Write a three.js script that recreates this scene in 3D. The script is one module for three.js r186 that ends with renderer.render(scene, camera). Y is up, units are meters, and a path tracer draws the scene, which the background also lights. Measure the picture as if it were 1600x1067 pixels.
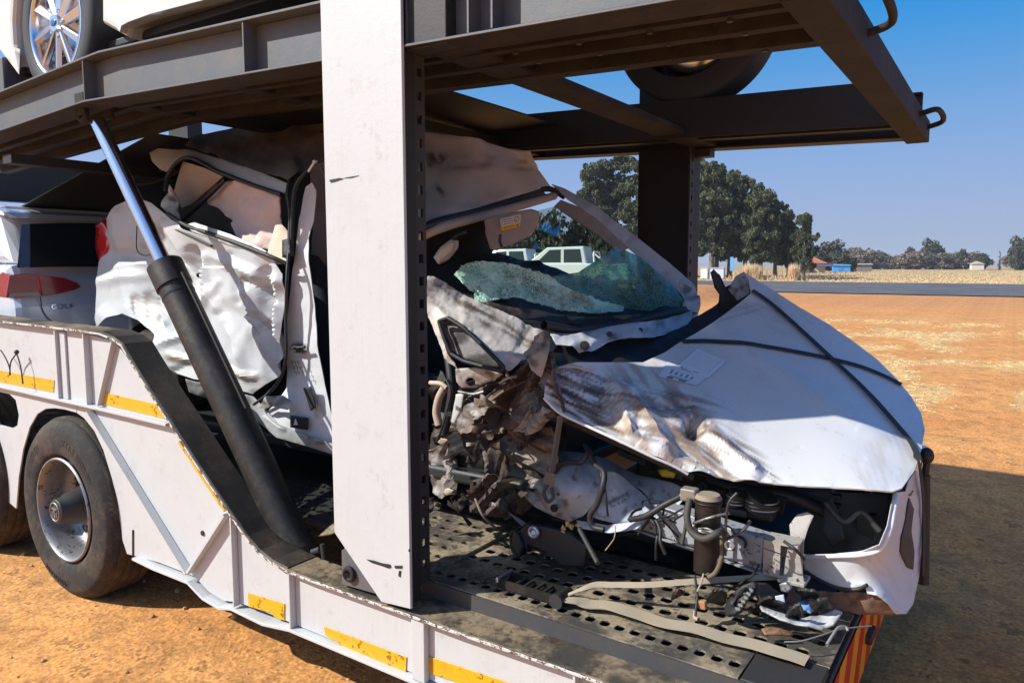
import * as THREE from 'three';
import { mergeGeometries, mergeVertices, toCreasedNormals } from 'three/addons/utils/BufferGeometryUtils.js';
import { RoundedBoxGeometry } from 'three/addons/geometries/RoundedBoxGeometry.js';
import { ImprovedNoise } from 'three/addons/math/ImprovedNoise.js';
import { TextGeometry } from 'three/addons/geometries/TextGeometry.js';
import { FontLoader } from 'three/addons/loaders/FontLoader.js';

// ---------- camera, sky, sun, exposure ----------
const scene = new THREE.Scene();
const F = 1160, YAW = 34 * Math.PI / 180, HORIZON = 415;          // focal length and horizon in pixels of the 1600 x 1067 photograph
const TILT = Math.atan((533.5 - HORIZON) / F);
const EYE = new THREE.Vector3(0, 1.65, 0);
const RIGHT = new THREE.Vector3(Math.cos(YAW), 0, -Math.sin(YAW));
const FWD = new THREE.Vector3(-Math.sin(YAW) * Math.cos(TILT), -Math.sin(TILT), -Math.cos(YAW) * Math.cos(TILT));
const UP = new THREE.Vector3().crossVectors(RIGHT, FWD);
const camera = new THREE.PerspectiveCamera(2 * Math.atan(533.5 / F) * 180 / Math.PI, 1024 / 682, 0.05, 3000);
camera.position.copy(EYE);
camera.lookAt(EYE.clone().add(FWD));
scene.add(camera);

const SUN = new THREE.Vector3(-0.88, 1, 0.92).normalize();         // towards the sun
{
  const W = 512, H = 256, d = new Float32Array(W * H * 4);
  const lerp = (a, b, t) => a + (b - a) * t;
  for (let j = 0; j < H; j++) for (let i = 0; i < W; i++) {
    const lat = ((j + .5) / H - .5) * Math.PI, lon = ((i + .5) / W - .5) * 2 * Math.PI;
    const dir = new THREE.Vector3(Math.cos(lat) * Math.cos(lon), Math.sin(lat), Math.cos(lat) * Math.sin(lon));
    const e = Math.max(0, dir.y), t = 1 - Math.exp(-e * 5.6), k = (j * W + i) * 4;
    const c = Math.max(0, dir.dot(SUN)), glow = .38 * Math.pow(c, 1.6) + .4 * Math.pow(c, 14);
const ss = (a, b) => { const q = Math.min(1, Math.max(0, (e - a) / (b - a))); return q * q * (3 - 2 * q); };
    d[k] = lerp(.285, .008, ss(0, .35)) + glow; d[k + 1] = lerp(lerp(.355, .15, ss(0, .5)), .075, ss(.3, 1)) + glow * .96; d[k + 2] = lerp(lerp(.48, .56, ss(0, .12)), .27, ss(.25, 1)) + glow * .88; d[k + 3] = 1;
    if (dir.y < 0) { d[k] = .22; d[k + 1] = .15; d[k + 2] = .09; }
  }
  const sky = new THREE.DataTexture(d, W, H, THREE.RGBAFormat, THREE.FloatType);
  sky.mapping = THREE.EquirectangularReflectionMapping; sky.magFilter = sky.minFilter = THREE.LinearFilter; sky.needsUpdate = true;
  scene.background = sky; scene.environment = sky;
}
const sun = new THREE.DirectionalLight(new THREE.Color().setRGB(1, .985, .94), 4.8);
sun.position.copy(SUN).multiplyScalar(40).add(new THREE.Vector3(-2, 0, -3)); sun.target.position.set(-2, 0, -3);
sun.castShadow = true; sun.shadow.mapSize.set(4096, 4096); sun.shadow.radius = 1;
Object.assign(sun.shadow.camera, { left: -14, right: 14, top: 14, bottom: -14, near: 1, far: 120 });
scene.add(sun, sun.target);

const renderer = new THREE.WebGLRenderer({ antialias: true });
renderer.setSize(1024, 682);
renderer.toneMapping = THREE.LinearToneMapping;
renderer.toneMappingExposure = 1.32;
renderer.shadowMap.enabled = true;

// ---------- helpers ----------
const V3 = (x, y, z) => new THREE.Vector3(x, y, z);
function rng(a) { return () => { a |= 0; a = a + 0x6D2B79F5 | 0; let t = Math.imul(a ^ a >>> 15, 1 | a); t = t + Math.imul(t ^ t >>> 7, 61 | t) ^ t; return ((t ^ t >>> 14) >>> 0) / 4294967296; }; }
const NZ = new ImprovedNoise();
const noise = (x, y, z = 0) => NZ.noise(x + 31.7, y + 17.3, z + 5.1);
const fbm = (x, y, z = 0, o = 4) => { let s = 0, a = .5; for (let i = 0; i < o; i++) { s += a * noise(x, y, z); x *= 2.03; y *= 2.03; z *= 2.03; a *= .5; } return s; };
const clamp = (v, a = 0, b = 1) => Math.min(b, Math.max(a, v));
const smooth = (a, b, v) => { const t = clamp((v - a) / (b - a)); return t * t * (3 - 2 * t); };
const mix3 = (a, b, t) => [a[0] + (b[0] - a[0]) * t, a[1] + (b[1] - a[1]) * t, a[2] + (b[2] - a[2]) * t];
// a photo pixel gives a direction; the plane that the thing lies in gives the distance
function hit(px, py, o) {
  const d = FWD.clone().multiplyScalar(F).addScaledVector(RIGHT, px - 800).addScaledVector(UP, 533.5 - py);
  const t = o.z !== undefined ? (o.z - EYE.z) / d.z : o.y !== undefined ? (o.y - EYE.y) / d.y : (o.x - EYE.x) / d.x;
  return EYE.clone().addScaledVector(d, t);
}
const Pz = (px, py, z) => hit(px, py, { z });
const ZN = -1.72;                                                   // near face of the trailer
const S = (px, py, z = ZN) => { const p = Pz(px, py, z); return new THREE.Vector2(p.x, p.y); };

const names = {};
function numbered(n) { const k = names[n] = (names[n] ?? -1) + 1; return k ? n + '_' + String(k).padStart(3, '0') : n; }
function tag(o, label, category, group, kind) { o.userData.label = label; o.userData.category = category; if (group) o.userData.group = group; if (kind) o.userData.kind = kind; return o; }
function thing(name, label, category, pos = [0, 0, 0], group) { const o = new THREE.Group(); o.name = numbered(name); o.position.set(...pos); scene.add(o); return tag(o, label, category, group); }
function fixGeo(g) {
  g = g.index ? g.toNonIndexed() : g;
  if (!g.attributes.normal) g.computeVertexNormals();
  if (!g.attributes.uv) boxUV(g);
  for (const k of Object.keys(g.attributes)) if (!['position', 'normal', 'uv', 'color'].includes(k)) g.deleteAttribute(k);
  return g;
}
function boxUV(g) {                                                 // uv in metres from the two axes across the face
  const p = g.attributes.position, n = g.attributes.normal, uv = new Float32Array(p.count * 2);
  for (let i = 0; i < p.count; i += 3) {
    let ax = 0, ay = 0, az = 0;
    for (let k = 0; k < 3; k++) { ax += n.getX(i + k); ay += n.getY(i + k); az += n.getZ(i + k); }
    ax = Math.abs(ax); ay = Math.abs(ay); az = Math.abs(az);
    for (let k = 0; k < 3; k++) {
      const x = p.getX(i + k), y = p.getY(i + k), z = p.getZ(i + k), j = (i + k) * 2;
      if (az >= ax && az >= ay) { uv[j] = x; uv[j + 1] = y; } else if (ay >= ax) { uv[j] = x; uv[j + 1] = z; } else { uv[j] = z; uv[j + 1] = y; }
    }
  }
  g.setAttribute('uv', new THREE.BufferAttribute(uv, 2)); return g;
}
function mesh(name, g, mat, parent = scene, keepUV = false) {
  let list = Array.isArray(g) ? g : [g];
  list = list.map(q => { q = fixGeo(q.clone()); if (!keepUV) boxUV(q); return q; });
  const hasC = list.some(q => q.attributes.color);
  if (!hasC) list.forEach(q => q.deleteAttribute('color'));
  const m = new THREE.Mesh(list.length > 1 ? mergeGeometries(list) : list[0], mat);
  m.name = parent === scene ? numbered(name) : name; m.castShadow = m.receiveShadow = true; parent.add(m); return m;
}
function bx(x0, x1, y0, y1, z0, z1, r = 0) {
  const w = Math.abs(x1 - x0), h = Math.abs(y1 - y0), d = Math.abs(z1 - z0);
  const g = r ? new RoundedBoxGeometry(w, h, d, 1, Math.min(r, w / 2.1, h / 2.1, d / 2.1)) : new THREE.BoxGeometry(w, h, d);
  return g.translate((x0 + x1) / 2, (y0 + y1) / 2, (z0 + z1) / 2);
}
// flat plate from an outline in (x, y), from z0 (front) back to z0 - th
function plate(pts, z0, th, holes = [], bev = .0015) {
  const sh = new THREE.Shape(pts.map(p => p.isVector2 ? p : new THREE.Vector2(p[0], p[1])));
  for (const h of holes) sh.holes.push(new THREE.Path(h.map(p => p.isVector2 ? p : new THREE.Vector2(p[0], p[1]))));
  const g = new THREE.ExtrudeGeometry(sh, { depth: th - 2 * bev, bevelEnabled: bev > 0, bevelSize: bev, bevelThickness: bev, bevelOffset: -bev, bevelSegments: 1, curveSegments: 6 });
  return g.translate(0, 0, z0 - th + bev);
}
// a ribbon of given thickness that follows a path in (x, y) and spans z0..z1
function ribbon(path, z0, z1, th) {
  const n = path.length, top = [], bot = [];
  for (let i = 0; i < n; i++) {
    const a = path[Math.max(0, i - 1)], b = path[Math.min(n - 1, i + 1)];
    const t = new THREE.Vector2().subVectors(b, a).normalize();
    top.push(path[i].clone()); bot.push(new THREE.Vector2(path[i].x + t.y * th, path[i].y - t.x * th));
  }
  return plate([...top, ...bot.reverse()], z0, z0 - z1, [], .0012);
}
// rectangular bar between two points; w across (horizontal), h the other way
function bar(a, b, w, h, r = 0, up = V3(0, 1, 0)) {
  const d = b.clone().sub(a), L = d.length(), x = d.clone().normalize();
  let z = new THREE.Vector3().crossVectors(x, up); if (z.lengthSq() < 1e-6) z.set(0, 0, 1); z.normalize();
  const y = new THREE.Vector3().crossVectors(z, x);
  const g = r ? new RoundedBoxGeometry(L, h, w, 1, r) : new THREE.BoxGeometry(L, h, w);
  const c = a.clone().add(b).multiplyScalar(.5);
  return g.applyMatrix4(new THREE.Matrix4().makeBasis(x, y, z).setPosition(c));
}
function rod(a, b, r0, r1 = r0, seg = 20, open = false) {
  const d = b.clone().sub(a), L = d.length();
  const g = new THREE.CylinderGeometry(r1, r0, L, seg, 1, open);
  g.applyQuaternion(new THREE.Quaternion().setFromUnitVectors(V3(0, 1, 0), d.normalize()));
  return g.translate((a.x + b.x) / 2, (a.y + b.y) / 2, (a.z + b.z) / 2);
}
function tube(pts, r, seg = 0, rs = 8, closed = false) { const c = new THREE.CatmullRomCurve3(pts, closed); return new THREE.TubeGeometry(c, seg || pts.length * 8, r, rs, closed); }
const pts3 = (l) => l.map(p => Pz(p[0], p[1], p[2]));

// Delaunay triangulation of 2-D points (sweep in x)
function delaunay(P) {
  const n = P.length, id = P.map((_, i) => i).sort((a, b) => P[a][0] - P[b][0]);
  let x0 = 1e9, y0 = 1e9, x1 = -1e9, y1 = -1e9;
  for (const p of P) { x0 = Math.min(x0, p[0]); x1 = Math.max(x1, p[0]); y0 = Math.min(y0, p[1]); y1 = Math.max(y1, p[1]); }
  const dm = Math.max(x1 - x0, y1 - y0), mx = (x0 + x1) / 2, my = (y0 + y1) / 2;
  const Q = [...P, [mx - 20 * dm, my - dm], [mx, my + 20 * dm], [mx + 20 * dm, my - dm]];
  const circ = (i, j, k) => {
    const [ax, ay] = Q[i], [bx_, by] = Q[j], [cx, cy] = Q[k], d = 2 * (ax * (by - cy) + bx_ * (cy - ay) + cx * (ay - by));
    const A = ax * ax + ay * ay, B = bx_ * bx_ + by * by, C = cx * cx + cy * cy;
    const ux = (A * (by - cy) + B * (cy - ay) + C * (ay - by)) / d, uy = (A * (cx - bx_) + B * (ax - cx) + C * (bx_ - ax)) / d;
    return { i, j, k, x: ux, y: uy, r: (ax - ux) ** 2 + (ay - uy) ** 2 };
  };
  let open = [circ(n, n + 1, n + 2)]; const done = [];
  for (const c of id) {
    const edges = new Map(), next = [], [px, py] = Q[c];
    for (const t of open) {
      const dx = px - t.x;
      if (dx > 0 && dx * dx > t.r) { done.push(t); continue; }
      if (dx * dx + (py - t.y) ** 2 - t.r > 1e-9) { next.push(t); continue; }
      for (const [a, b] of [[t.i, t.j], [t.j, t.k], [t.k, t.i]]) { const key = a < b ? a * 1e5 + b : b * 1e5 + a; if (edges.has(key)) edges.set(key, null); else edges.set(key, [a, b]); }
    }
    for (const e of edges.values()) if (e) next.push(circ(e[0], e[1], c));
    open = next;
  }
  return [...done, ...open].filter(t => t.i < n && t.j < n && t.k < n).map(t => [t.i, t.j, t.k]);
}
function inside(poly, x, y) { let c = false; for (let i = 0, j = poly.length - 1; i < poly.length; j = i++) { const a = poly[i], b = poly[j]; if ((a[1] > y) !== (b[1] > y) && x < (b[0] - a[0]) * (y - a[1]) / (b[1] - a[1]) + a[0]) c = !c; } return c; }
function bary(P, T, val, x, y) {
  for (const [i, j, k] of T) {
    const a = P[i], b = P[j], c = P[k], d = (b[1] - c[1]) * (a[0] - c[0]) + (c[0] - b[0]) * (a[1] - c[1]);
    const u = ((b[1] - c[1]) * (x - c[0]) + (c[0] - b[0]) * (y - c[1])) / d, v = ((c[1] - a[1]) * (x - c[0]) + (a[0] - c[0]) * (y - c[1])) / d;
    if (u >= -1e-6 && v >= -1e-6 && u + v <= 1 + 1e-6) return u * val[i] + v * val[j] + (1 - u - v) * val[k];
  }
  return null;
}
// A sheet of metal (glass, cloth): outline given as [px, py, z]; z of inner points relaxes between the given ones.
// crease: n random hinge points joined by flat facets; amp in metres along the sheet normal; wob: smooth waves
function sheet(o) {
  const R = rng(o.seed ?? 7), s = o.s ?? 8, out = [], zz = [], fix = [];
  const n = o.pts.length, jag = o.jag ?? 0;
  for (let i = 0; i < n; i++) {
    const a = o.pts[i], b = o.pts[(i + 1) % n], L = Math.hypot(b[0] - a[0], b[1] - a[1]), m = Math.max(1, Math.round(L / s));
    for (let k = 0; k < m; k++) { const t = k / m, j = k ? jag : 0; out.push([a[0] + (b[0] - a[0]) * t + (R() - .5) * j, a[1] + (b[1] - a[1]) * t + (R() - .5) * j]); zz.push(a[2] + (b[2] - a[2]) * t); fix.push(1); }
  }
  const poly = out.map(p => [...p]), holes = o.holes || [], P = [...out];
  for (const h of holes) { const m0 = h.length; for (let i = 0; i < m0; i++) { const a = h[i], b = h[(i + 1) % m0], L = Math.hypot(b[0] - a[0], b[1] - a[1]), m = Math.max(1, Math.round(L / s)); for (let k = 0; k < m; k++) { P.push([a[0] + (b[0] - a[0]) * k / m, a[1] + (b[1] - a[1]) * k / m]); zz.push(null); fix.push(0); } } }
  for (const q of o.inner || []) { P.push([q[0], q[1]]); zz.push(q[2]); fix.push(1); }
  let x0 = 1e9, x1 = -1e9, y0 = 1e9, y1 = -1e9; for (const p of poly) { x0 = Math.min(x0, p[0]); x1 = Math.max(x1, p[0]); y0 = Math.min(y0, p[1]); y1 = Math.max(y1, p[1]); }
  const fixedN = P.length;
  for (let y = y0 + s / 2, r = 0; y < y1; y += s * .87, r++) for (let x = x0 + (r % 2 ? s / 2 : 0); x < x1; x += s) {
    const qx = x + (R() - .5) * s * (o.jit ?? .35), qy = y + (R() - .5) * s * (o.jit ?? .35);
    if (!inside(poly, qx, qy) || holes.some(h => inside(h, qx, qy))) continue;
    let ok = true; for (let i = 0; i < fixedN; i++) { const dx = P[i][0] - qx, dy = P[i][1] - qy; if (dx * dx + dy * dy < s * s * .3) { ok = false; break; } }
    if (ok) { P.push([qx, qy]); zz.push(null); fix.push(0); }
  }
  for (const p of P) { p[0] += (R() - .5) * 1e-4; p[1] += (R() - .5) * 1e-4; }
  const T = delaunay(P).filter(([i, j, k]) => { const cx = (P[i][0] + P[j][0] + P[k][0]) / 3, cy = (P[i][1] + P[j][1] + P[k][1]) / 3; return inside(poly, cx, cy) && !holes.some(h => inside(h, cx, cy)); });
  const nb = P.map(() => new Set()); for (const [i, j, k] of T) { nb[i].add(j).add(k); nb[j].add(i).add(k); nb[k].add(i).add(j); }
  nb.forEach((q, i) => { nb[i] = [...q]; });
  const ctl = P.map((p, i) => i).filter(i => fix[i]);
  for (let i = 0; i < P.length; i++) if (zz[i] === null) { let w = 0, v = 0; for (const c of ctl) { const q = 1 / ((P[c][0] - P[i][0]) ** 2 + (P[c][1] - P[i][1]) ** 2 + 1); w += q * q; v += q * q * zz[c]; } zz[i] = v / w; }
  for (let it = 0; it < (o.relax ?? 60); it++) for (let i = 0; i < P.length; i++) if (!fix[i] && nb[i].length) { let v = 0; for (const j of nb[i]) v += zz[j]; zz[i] = v / nb[i].length; }
  for (let it = 0; it < (o.ease ?? 14); it++) for (let i = out.length; i < P.length; i++) if (nb[i].length) { let v = 0; for (const j of nb[i]) v += zz[j]; zz[i] = v / nb[i].length; }
  let pos = P.map((p, i) => Pz(p[0], p[1], zz[i]));
  const normals = () => { const N = pos.map(() => V3(0, 0, 0)), e1 = V3(), e2 = V3(); for (const [i, j, k] of T) { e1.subVectors(pos[j], pos[i]); e2.subVectors(pos[k], pos[i]); const c = e1.clone().cross(e2); const m = pos[i]; if (c.dot(V3(EYE.x - m.x, EYE.y - m.y, EYE.z - m.z)) < 0) c.negate(); N[i].add(c); N[j].add(c); N[k].add(c); } N.forEach(v => v.normalize()); return N; };
  const N = normals();
  let facet = null;
  if (o.crease) {
    const C = [], h = []; const m = 30;
    for (let i = 0; i < o.crease.n; i++) { C.push([x0 - m + R() * (x1 - x0 + 2 * m), y0 - m + R() * (y1 - y0 + 2 * m)]); h.push((R() - .5) * 2 * o.crease.amp); }
    for (const [a, b] of [[x0 - 90, y0 - 90], [x1 + 90, y0 - 91], [x0 - 91, y1 + 90], [x1 + 92, y1 + 90]]) { C.push([a, b]); h.push(0); }
    const CT = delaunay(C); facet = (x, y) => bary(C, CT, h, x, y) ?? 0;
  }
  const dam = o.damage || (() => 1);
  pos = pos.map((p, i) => {
    const w = dam(P[i][0], P[i][1]); let d = 0;
    if (facet) d += facet(P[i][0], P[i][1]) * w;
    if (o.wob) d += o.wob * w * (fbm(p.x * (o.wf ?? 6), p.y * (o.wf ?? 6), p.z * (o.wf ?? 6), 3)) * 2;
    if (o.extra) d += o.extra(P[i][0], P[i][1], p);
    return p.clone().addScaledVector(N[i], d);
  });
  const N2 = normals(), th = o.th ?? .004;
  const verts = [], idx = [], col = [], nV = P.length;
  const cf = o.color;
  for (let l = 0; l < (th ? 2 : 1); l++) for (let i = 0; i < nV; i++) { const p = pos[i].clone().addScaledVector(N2[i], l ? -th : 0); verts.push(p.x, p.y, p.z); if (cf) col.push(...cf(P[i][0], P[i][1], pos[i], l)); }
  const ec = new Map();
  for (let [i, j, k] of T) {
    const c = new THREE.Vector3().subVectors(pos[j], pos[i]).cross(new THREE.Vector3().subVectors(pos[k], pos[i]));
    if (c.dot(N2[i]) < 0) [j, k] = [k, j];
    idx.push(i, j, k); if (th) idx.push(i + nV, k + nV, j + nV);
    for (const [a, b] of [[i, j], [j, k], [k, i]]) { const key = a < b ? a * 1e5 + b : b * 1e5 + a; ec.set(key, ec.has(key) ? null : [a, b]); }
  }
  if (th) for (const e of ec.values()) if (e) idx.push(e[1], e[0], e[0] + nV, e[1], e[0] + nV, e[1] + nV);
  let g = new THREE.BufferGeometry(); g.setAttribute('position', new THREE.Float32BufferAttribute(verts, 3)); if (cf) g.setAttribute('color', new THREE.Float32BufferAttribute(col, 3)); g.setIndex(idx);
  if (o.sharp) g = toCreasedNormals(g, o.sharp); else g.computeVertexNormals();
  g.userData = {};
  const A = { x: pos.map(p => p.x), y: pos.map(p => p.y), z: pos.map(p => p.z) }, B = { x: N2.map(p => p.x), y: N2.map(p => p.y), z: N2.map(p => p.z) };
  const nAt = (x, y) => { const a = bary(P, T, B.x, x, y); return a === null ? null : V3(a, bary(P, T, B.y, x, y), bary(P, T, B.z, x, y)).normalize(); };
  const at = (x, y, lift = 0) => { const a = bary(P, T, A.x, x, y); return a === null ? null : V3(a, bary(P, T, A.y, x, y), bary(P, T, A.z, x, y)).addScaledVector(nAt(x, y), lift); };
  return { g, at, nAt };
}

// ---------- textures and materials ----------
const FONT = await new FontLoader().loadAsync('fonts/droid/droid_sans_bold.typeface.json');
function tnoise(n, cells, seed) {                                   // tileable value noise
  const R = rng(seed), g = Array.from({ length: cells * cells }, () => R()), out = new Float32Array(n * n);
  for (let j = 0; j < n; j++) for (let i = 0; i < n; i++) {
    const x = i / n * cells, y = j / n * cells, xi = Math.floor(x), yi = Math.floor(y), fx = x - xi, fy = y - yi, u = fx * fx * (3 - 2 * fx), v = fy * fy * (3 - 2 * fy);
    const q = (a, b) => g[((yi + b) % cells) * cells + (xi + a) % cells];
    out[j * n + i] = (q(0, 0) * (1 - u) + q(1, 0) * u) * (1 - v) + (q(0, 1) * (1 - u) + q(1, 1) * u) * v;
  }
  return out;
}
function layers(n, list, seed) { const o = new Float32Array(n * n); let t = 0; list.forEach(([c, w], k) => { const a = tnoise(n, c, seed + k * 13); for (let i = 0; i < o.length; i++) o[i] += a[i] * w; t += w; }); for (let i = 0; i < o.length; i++) o[i] /= t; return o; }
function texture(n, fn, size, srgb = true) {                        // size: metres per tile
  const d = new Uint8Array(n * n * 4);
  for (let i = 0; i < n * n; i++) { const c = fn(i, i % n, Math.floor(i / n)); d[i * 4] = clamp(c[0]) * 255; d[i * 4 + 1] = clamp(c[1]) * 255; d[i * 4 + 2] = clamp(c[2]) * 255; d[i * 4 + 3] = 255; }
  const t = new THREE.DataTexture(d, n, n); t.wrapS = t.wrapT = THREE.RepeatWrapping; t.magFilter = THREE.LinearFilter; t.minFilter = THREE.LinearMipmapLinearFilter; t.generateMipmaps = true;
  if (srgb) t.colorSpace = THREE.SRGBColorSpace; t.repeat.set(1 / size, 1 / size); t.needsUpdate = true; return t;
}
const NT = 512;
const nA = layers(NT, [[4, 1], [9, .7], [21, .5], [64, .4]], 11), nB = layers(NT, [[16, 1], [40, .8], [128, .7]], 23), nC = layers(NT, [[3, 1], [7, .8]], 37), nF = layers(NT, [[128, 1], [256, 1]], 51);
const streak = (() => { const R = rng(5), o = new Float32Array(NT * NT); for (let k = 0; k < 420; k++) { const x = Math.floor(R() * NT), y0 = Math.floor(R() * NT), L = 20 + R() * 160, a = R() * .5; for (let j = 0; j < L; j++) { const f = a * (1 - j / L); o[((y0 - j + NT * 2) % NT) * NT + x] += f; if (R() < .5) o[((y0 - j + NT * 2) % NT) * NT + (x + 1) % NT] += f * .6; } } return o; })();
const scratch = (() => { const R = rng(9), o = new Float32Array(NT * NT); for (let k = 0; k < 150; k++) { let x = R() * NT, y = R() * NT; const a = R() * 6.28, L = 15 + R() * 120, s = .2 + R() * .8; for (let j = 0; j < L; j++) { x += Math.cos(a + .3 * Math.sin(j * .03)); y += Math.sin(a); o[((Math.floor(y) + NT * 4) % NT) * NT + (Math.floor(x) + NT * 4) % NT] += s; } } return o; })();
const tWhite = texture(NT, i => { const s = clamp(streak[i] * .22) + smooth(.6, .82, nB[i]) * .12 + smooth(.5, .8, nA[i]) * .08; const spot = smooth(.69, .74, nB[i]) * smooth(.5, .6, nC[i]) * .4; return mix3([.93, .925, .91], [.45, .36, .26], clamp(s * .45 + spot * .08)); }, 1.1);
const tDark = texture(NT, i => { const d = smooth(.42, .8, nA[i]) * .5 + smooth(.55, .8, nB[i]) * .3, s = clamp(scratch[i]) * .09; return mix3(mix3([.5, .5, .51], [.62, .56, .48], d), [.85, .83, .8], s); }, .9);
const tDeck = texture(NT, i => { const d = smooth(.35, .7, nA[i]), r = smooth(.55, .75, nC[i]) * smooth(.45, .7, nB[i]); return mix3(mix3(mix3([.34, .32, .29], [.72, .66, .55], d), [.34, .25, .19], r * .8), [.2, .19, .18], clamp(scratch[i]) * .5 + smooth(.62, .75, nB[i]) * .4); }, .8);
const tRust = texture(NT, i => { const d = smooth(.35, .7, nA[i]), r = smooth(.45, .7, nB[i]); return mix3(mix3([.30, .235, .195], [.42, .33, .27], d), [.22, .185, .17], r * .7); }, .7);
const tRub = texture(NT, i => { const d = smooth(.4, .75, nA[i]) * .6 + smooth(.5, .75, nB[i]) * .35; return mix3([.22, .21, .20], [.52, .44, .36], d); }, .7);
const tAsph = texture(NT, i => { const v = .5 + nF[i] * .35 + (nA[i] - .5) * .3; return [v, v, v * 1.02]; }, 6);
const bFine = texture(NT, i => { const v = nB[i] * .6 + nF[i] * .4; return [v, v, v]; }, .25, false);
const bDirt = texture(NT, i => { const v = nA[i] * .45 + nB[i] * .35 + nF[i] * .2; return [v, v, v]; }, 1.7, false);
const tDirt = texture(NT, i => { const v = .82 + (nB[i] - .5) * .35 + (nF[i] - .5) * .35 + (nA[i] - .5) * .2; const dk = smooth(.71, .75, nB[i]) * .25; return [v - dk, v - dk, v - dk]; }, 1.7);
const tCar = texture(NT, i => { const s = smooth(.72, .8, nB[i]) * .08 + smooth(.55, .85, nA[i]) * .07 + clamp(scratch[i]) * .05; return mix3([.98, .975, .97], [.42, .35, .28], clamp(s)); }, .9);
const tChip = texture(NT, i => mix3([.95, .94, .92], [.30, .21, .14], smooth(.52, .58, nB[i]) * .85), .35);
const tSpeck = texture(NT, i => { const s = smooth(.66, .72, nB[i]) * .55 + smooth(.6, .8, nA[i]) * .12 + clamp(scratch[i]) * .3; return mix3([.96, .955, .95], [.35, .27, .2], clamp(s)); }, .55);
const std = (rgb, rough, metal = 0, ex = {}) => new THREE.MeshStandardMaterial({ color: new THREE.Color().setRGB(...rgb), roughness: rough, metalness: metal, side: THREE.DoubleSide, ...ex });
const phy = (rgb, rough, ex = {}) => new THREE.MeshPhysicalMaterial({ color: new THREE.Color().setRGB(...rgb), roughness: rough, side: THREE.DoubleSide, ...ex });
const M = {
  white: std([.60, .615, .63], .5, 0, { map: tWhite, bumpMap: bFine, bumpScale: .0006 }),
  yellow: std([.72, .40, .012], .45, 0, { map: tSpeck }),
  beam: std([.44, .465, .49], .55, 0, { map: tDark, bumpMap: bFine, bumpScale: .0006 }),
  barrel: std([.34, .335, .33], .5, 0, { map: tRub, bumpMap: bFine, bumpScale: .0008 }),
  bonnet: phy([.84, .84, .83], .38, { vertexColors: true, clearcoat: .35, clearcoatRoughness: .18, map: tCar }),
  chipped: std([.62, .62, .60], .6, 0, { map: tChip }),
  deep: std([.055, .053, .052], .6, 0, { map: tDark }),  // darker copy of black, deepens the shaded upper deck and far side by colour
  black: std([.115, .112, .11], .6, 0, { map: tDark, bumpMap: bFine, bumpScale: .0006 }),
  deck: std([.66, .635, .60], .75, .15, { map: tDeck, bumpMap: bFine, bumpScale: .0015 }),
  flange: std([.52, .48, .43], .7, .1, { map: tDeck, bumpMap: bFine, bumpScale: .001 }),
  rust: std([.19, .205, .225], .8, 0, { map: tRust, bumpMap: bFine, bumpScale: .0015 }),
  steel: std([.55, .55, .56], .35, .9),
  chrome: std([.62, .72, .85], .16, 1),
  rubber: std([.42, .40, .38], .85, 0, { map: tRub, bumpMap: bFine, bumpScale: .0008 }),
  tread: std([.62, .55, .46], .9, 0, { map: tRub, bumpMap: bFine, bumpScale: .002 }),
  alloy: std([.30, .30, .31], .5, .7, { map: tSpeck }),
  darkmetal: std([.05, .048, .046], .5, .4),
  blackplastic: std([.018, .018, .019], .55, 0, { bumpMap: bFine, bumpScale: .0006 }),
  kerb: std([.34, .34, .35], .5, .3, { map: tDark }),
  carwhite: phy([.72, .72, .72], .35, { clearcoat: .6, clearcoatRoughness: .12, map: tCar }),
  carvc: phy([.80, .82, .83], .5, { vertexColors: true, clearcoat: .12, clearcoatRoughness: .3, map: tCar }),
  rawvc: std([.66, .65, .64], .55, .15, { vertexColors: true, bumpMap: bFine, bumpScale: .002 }),
  beige: std([.36, .29, .235], .85, 0, { bumpMap: bFine, bumpScale: .0006 }),
  webbing: std([.37, .31, .215], .9, 0, { map: tCar, bumpMap: bFine, bumpScale: .001 }),
  strap: std([.03, .031, .033], .8, 0, { bumpMap: bFine, bumpScale: .001 }),
};

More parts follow.
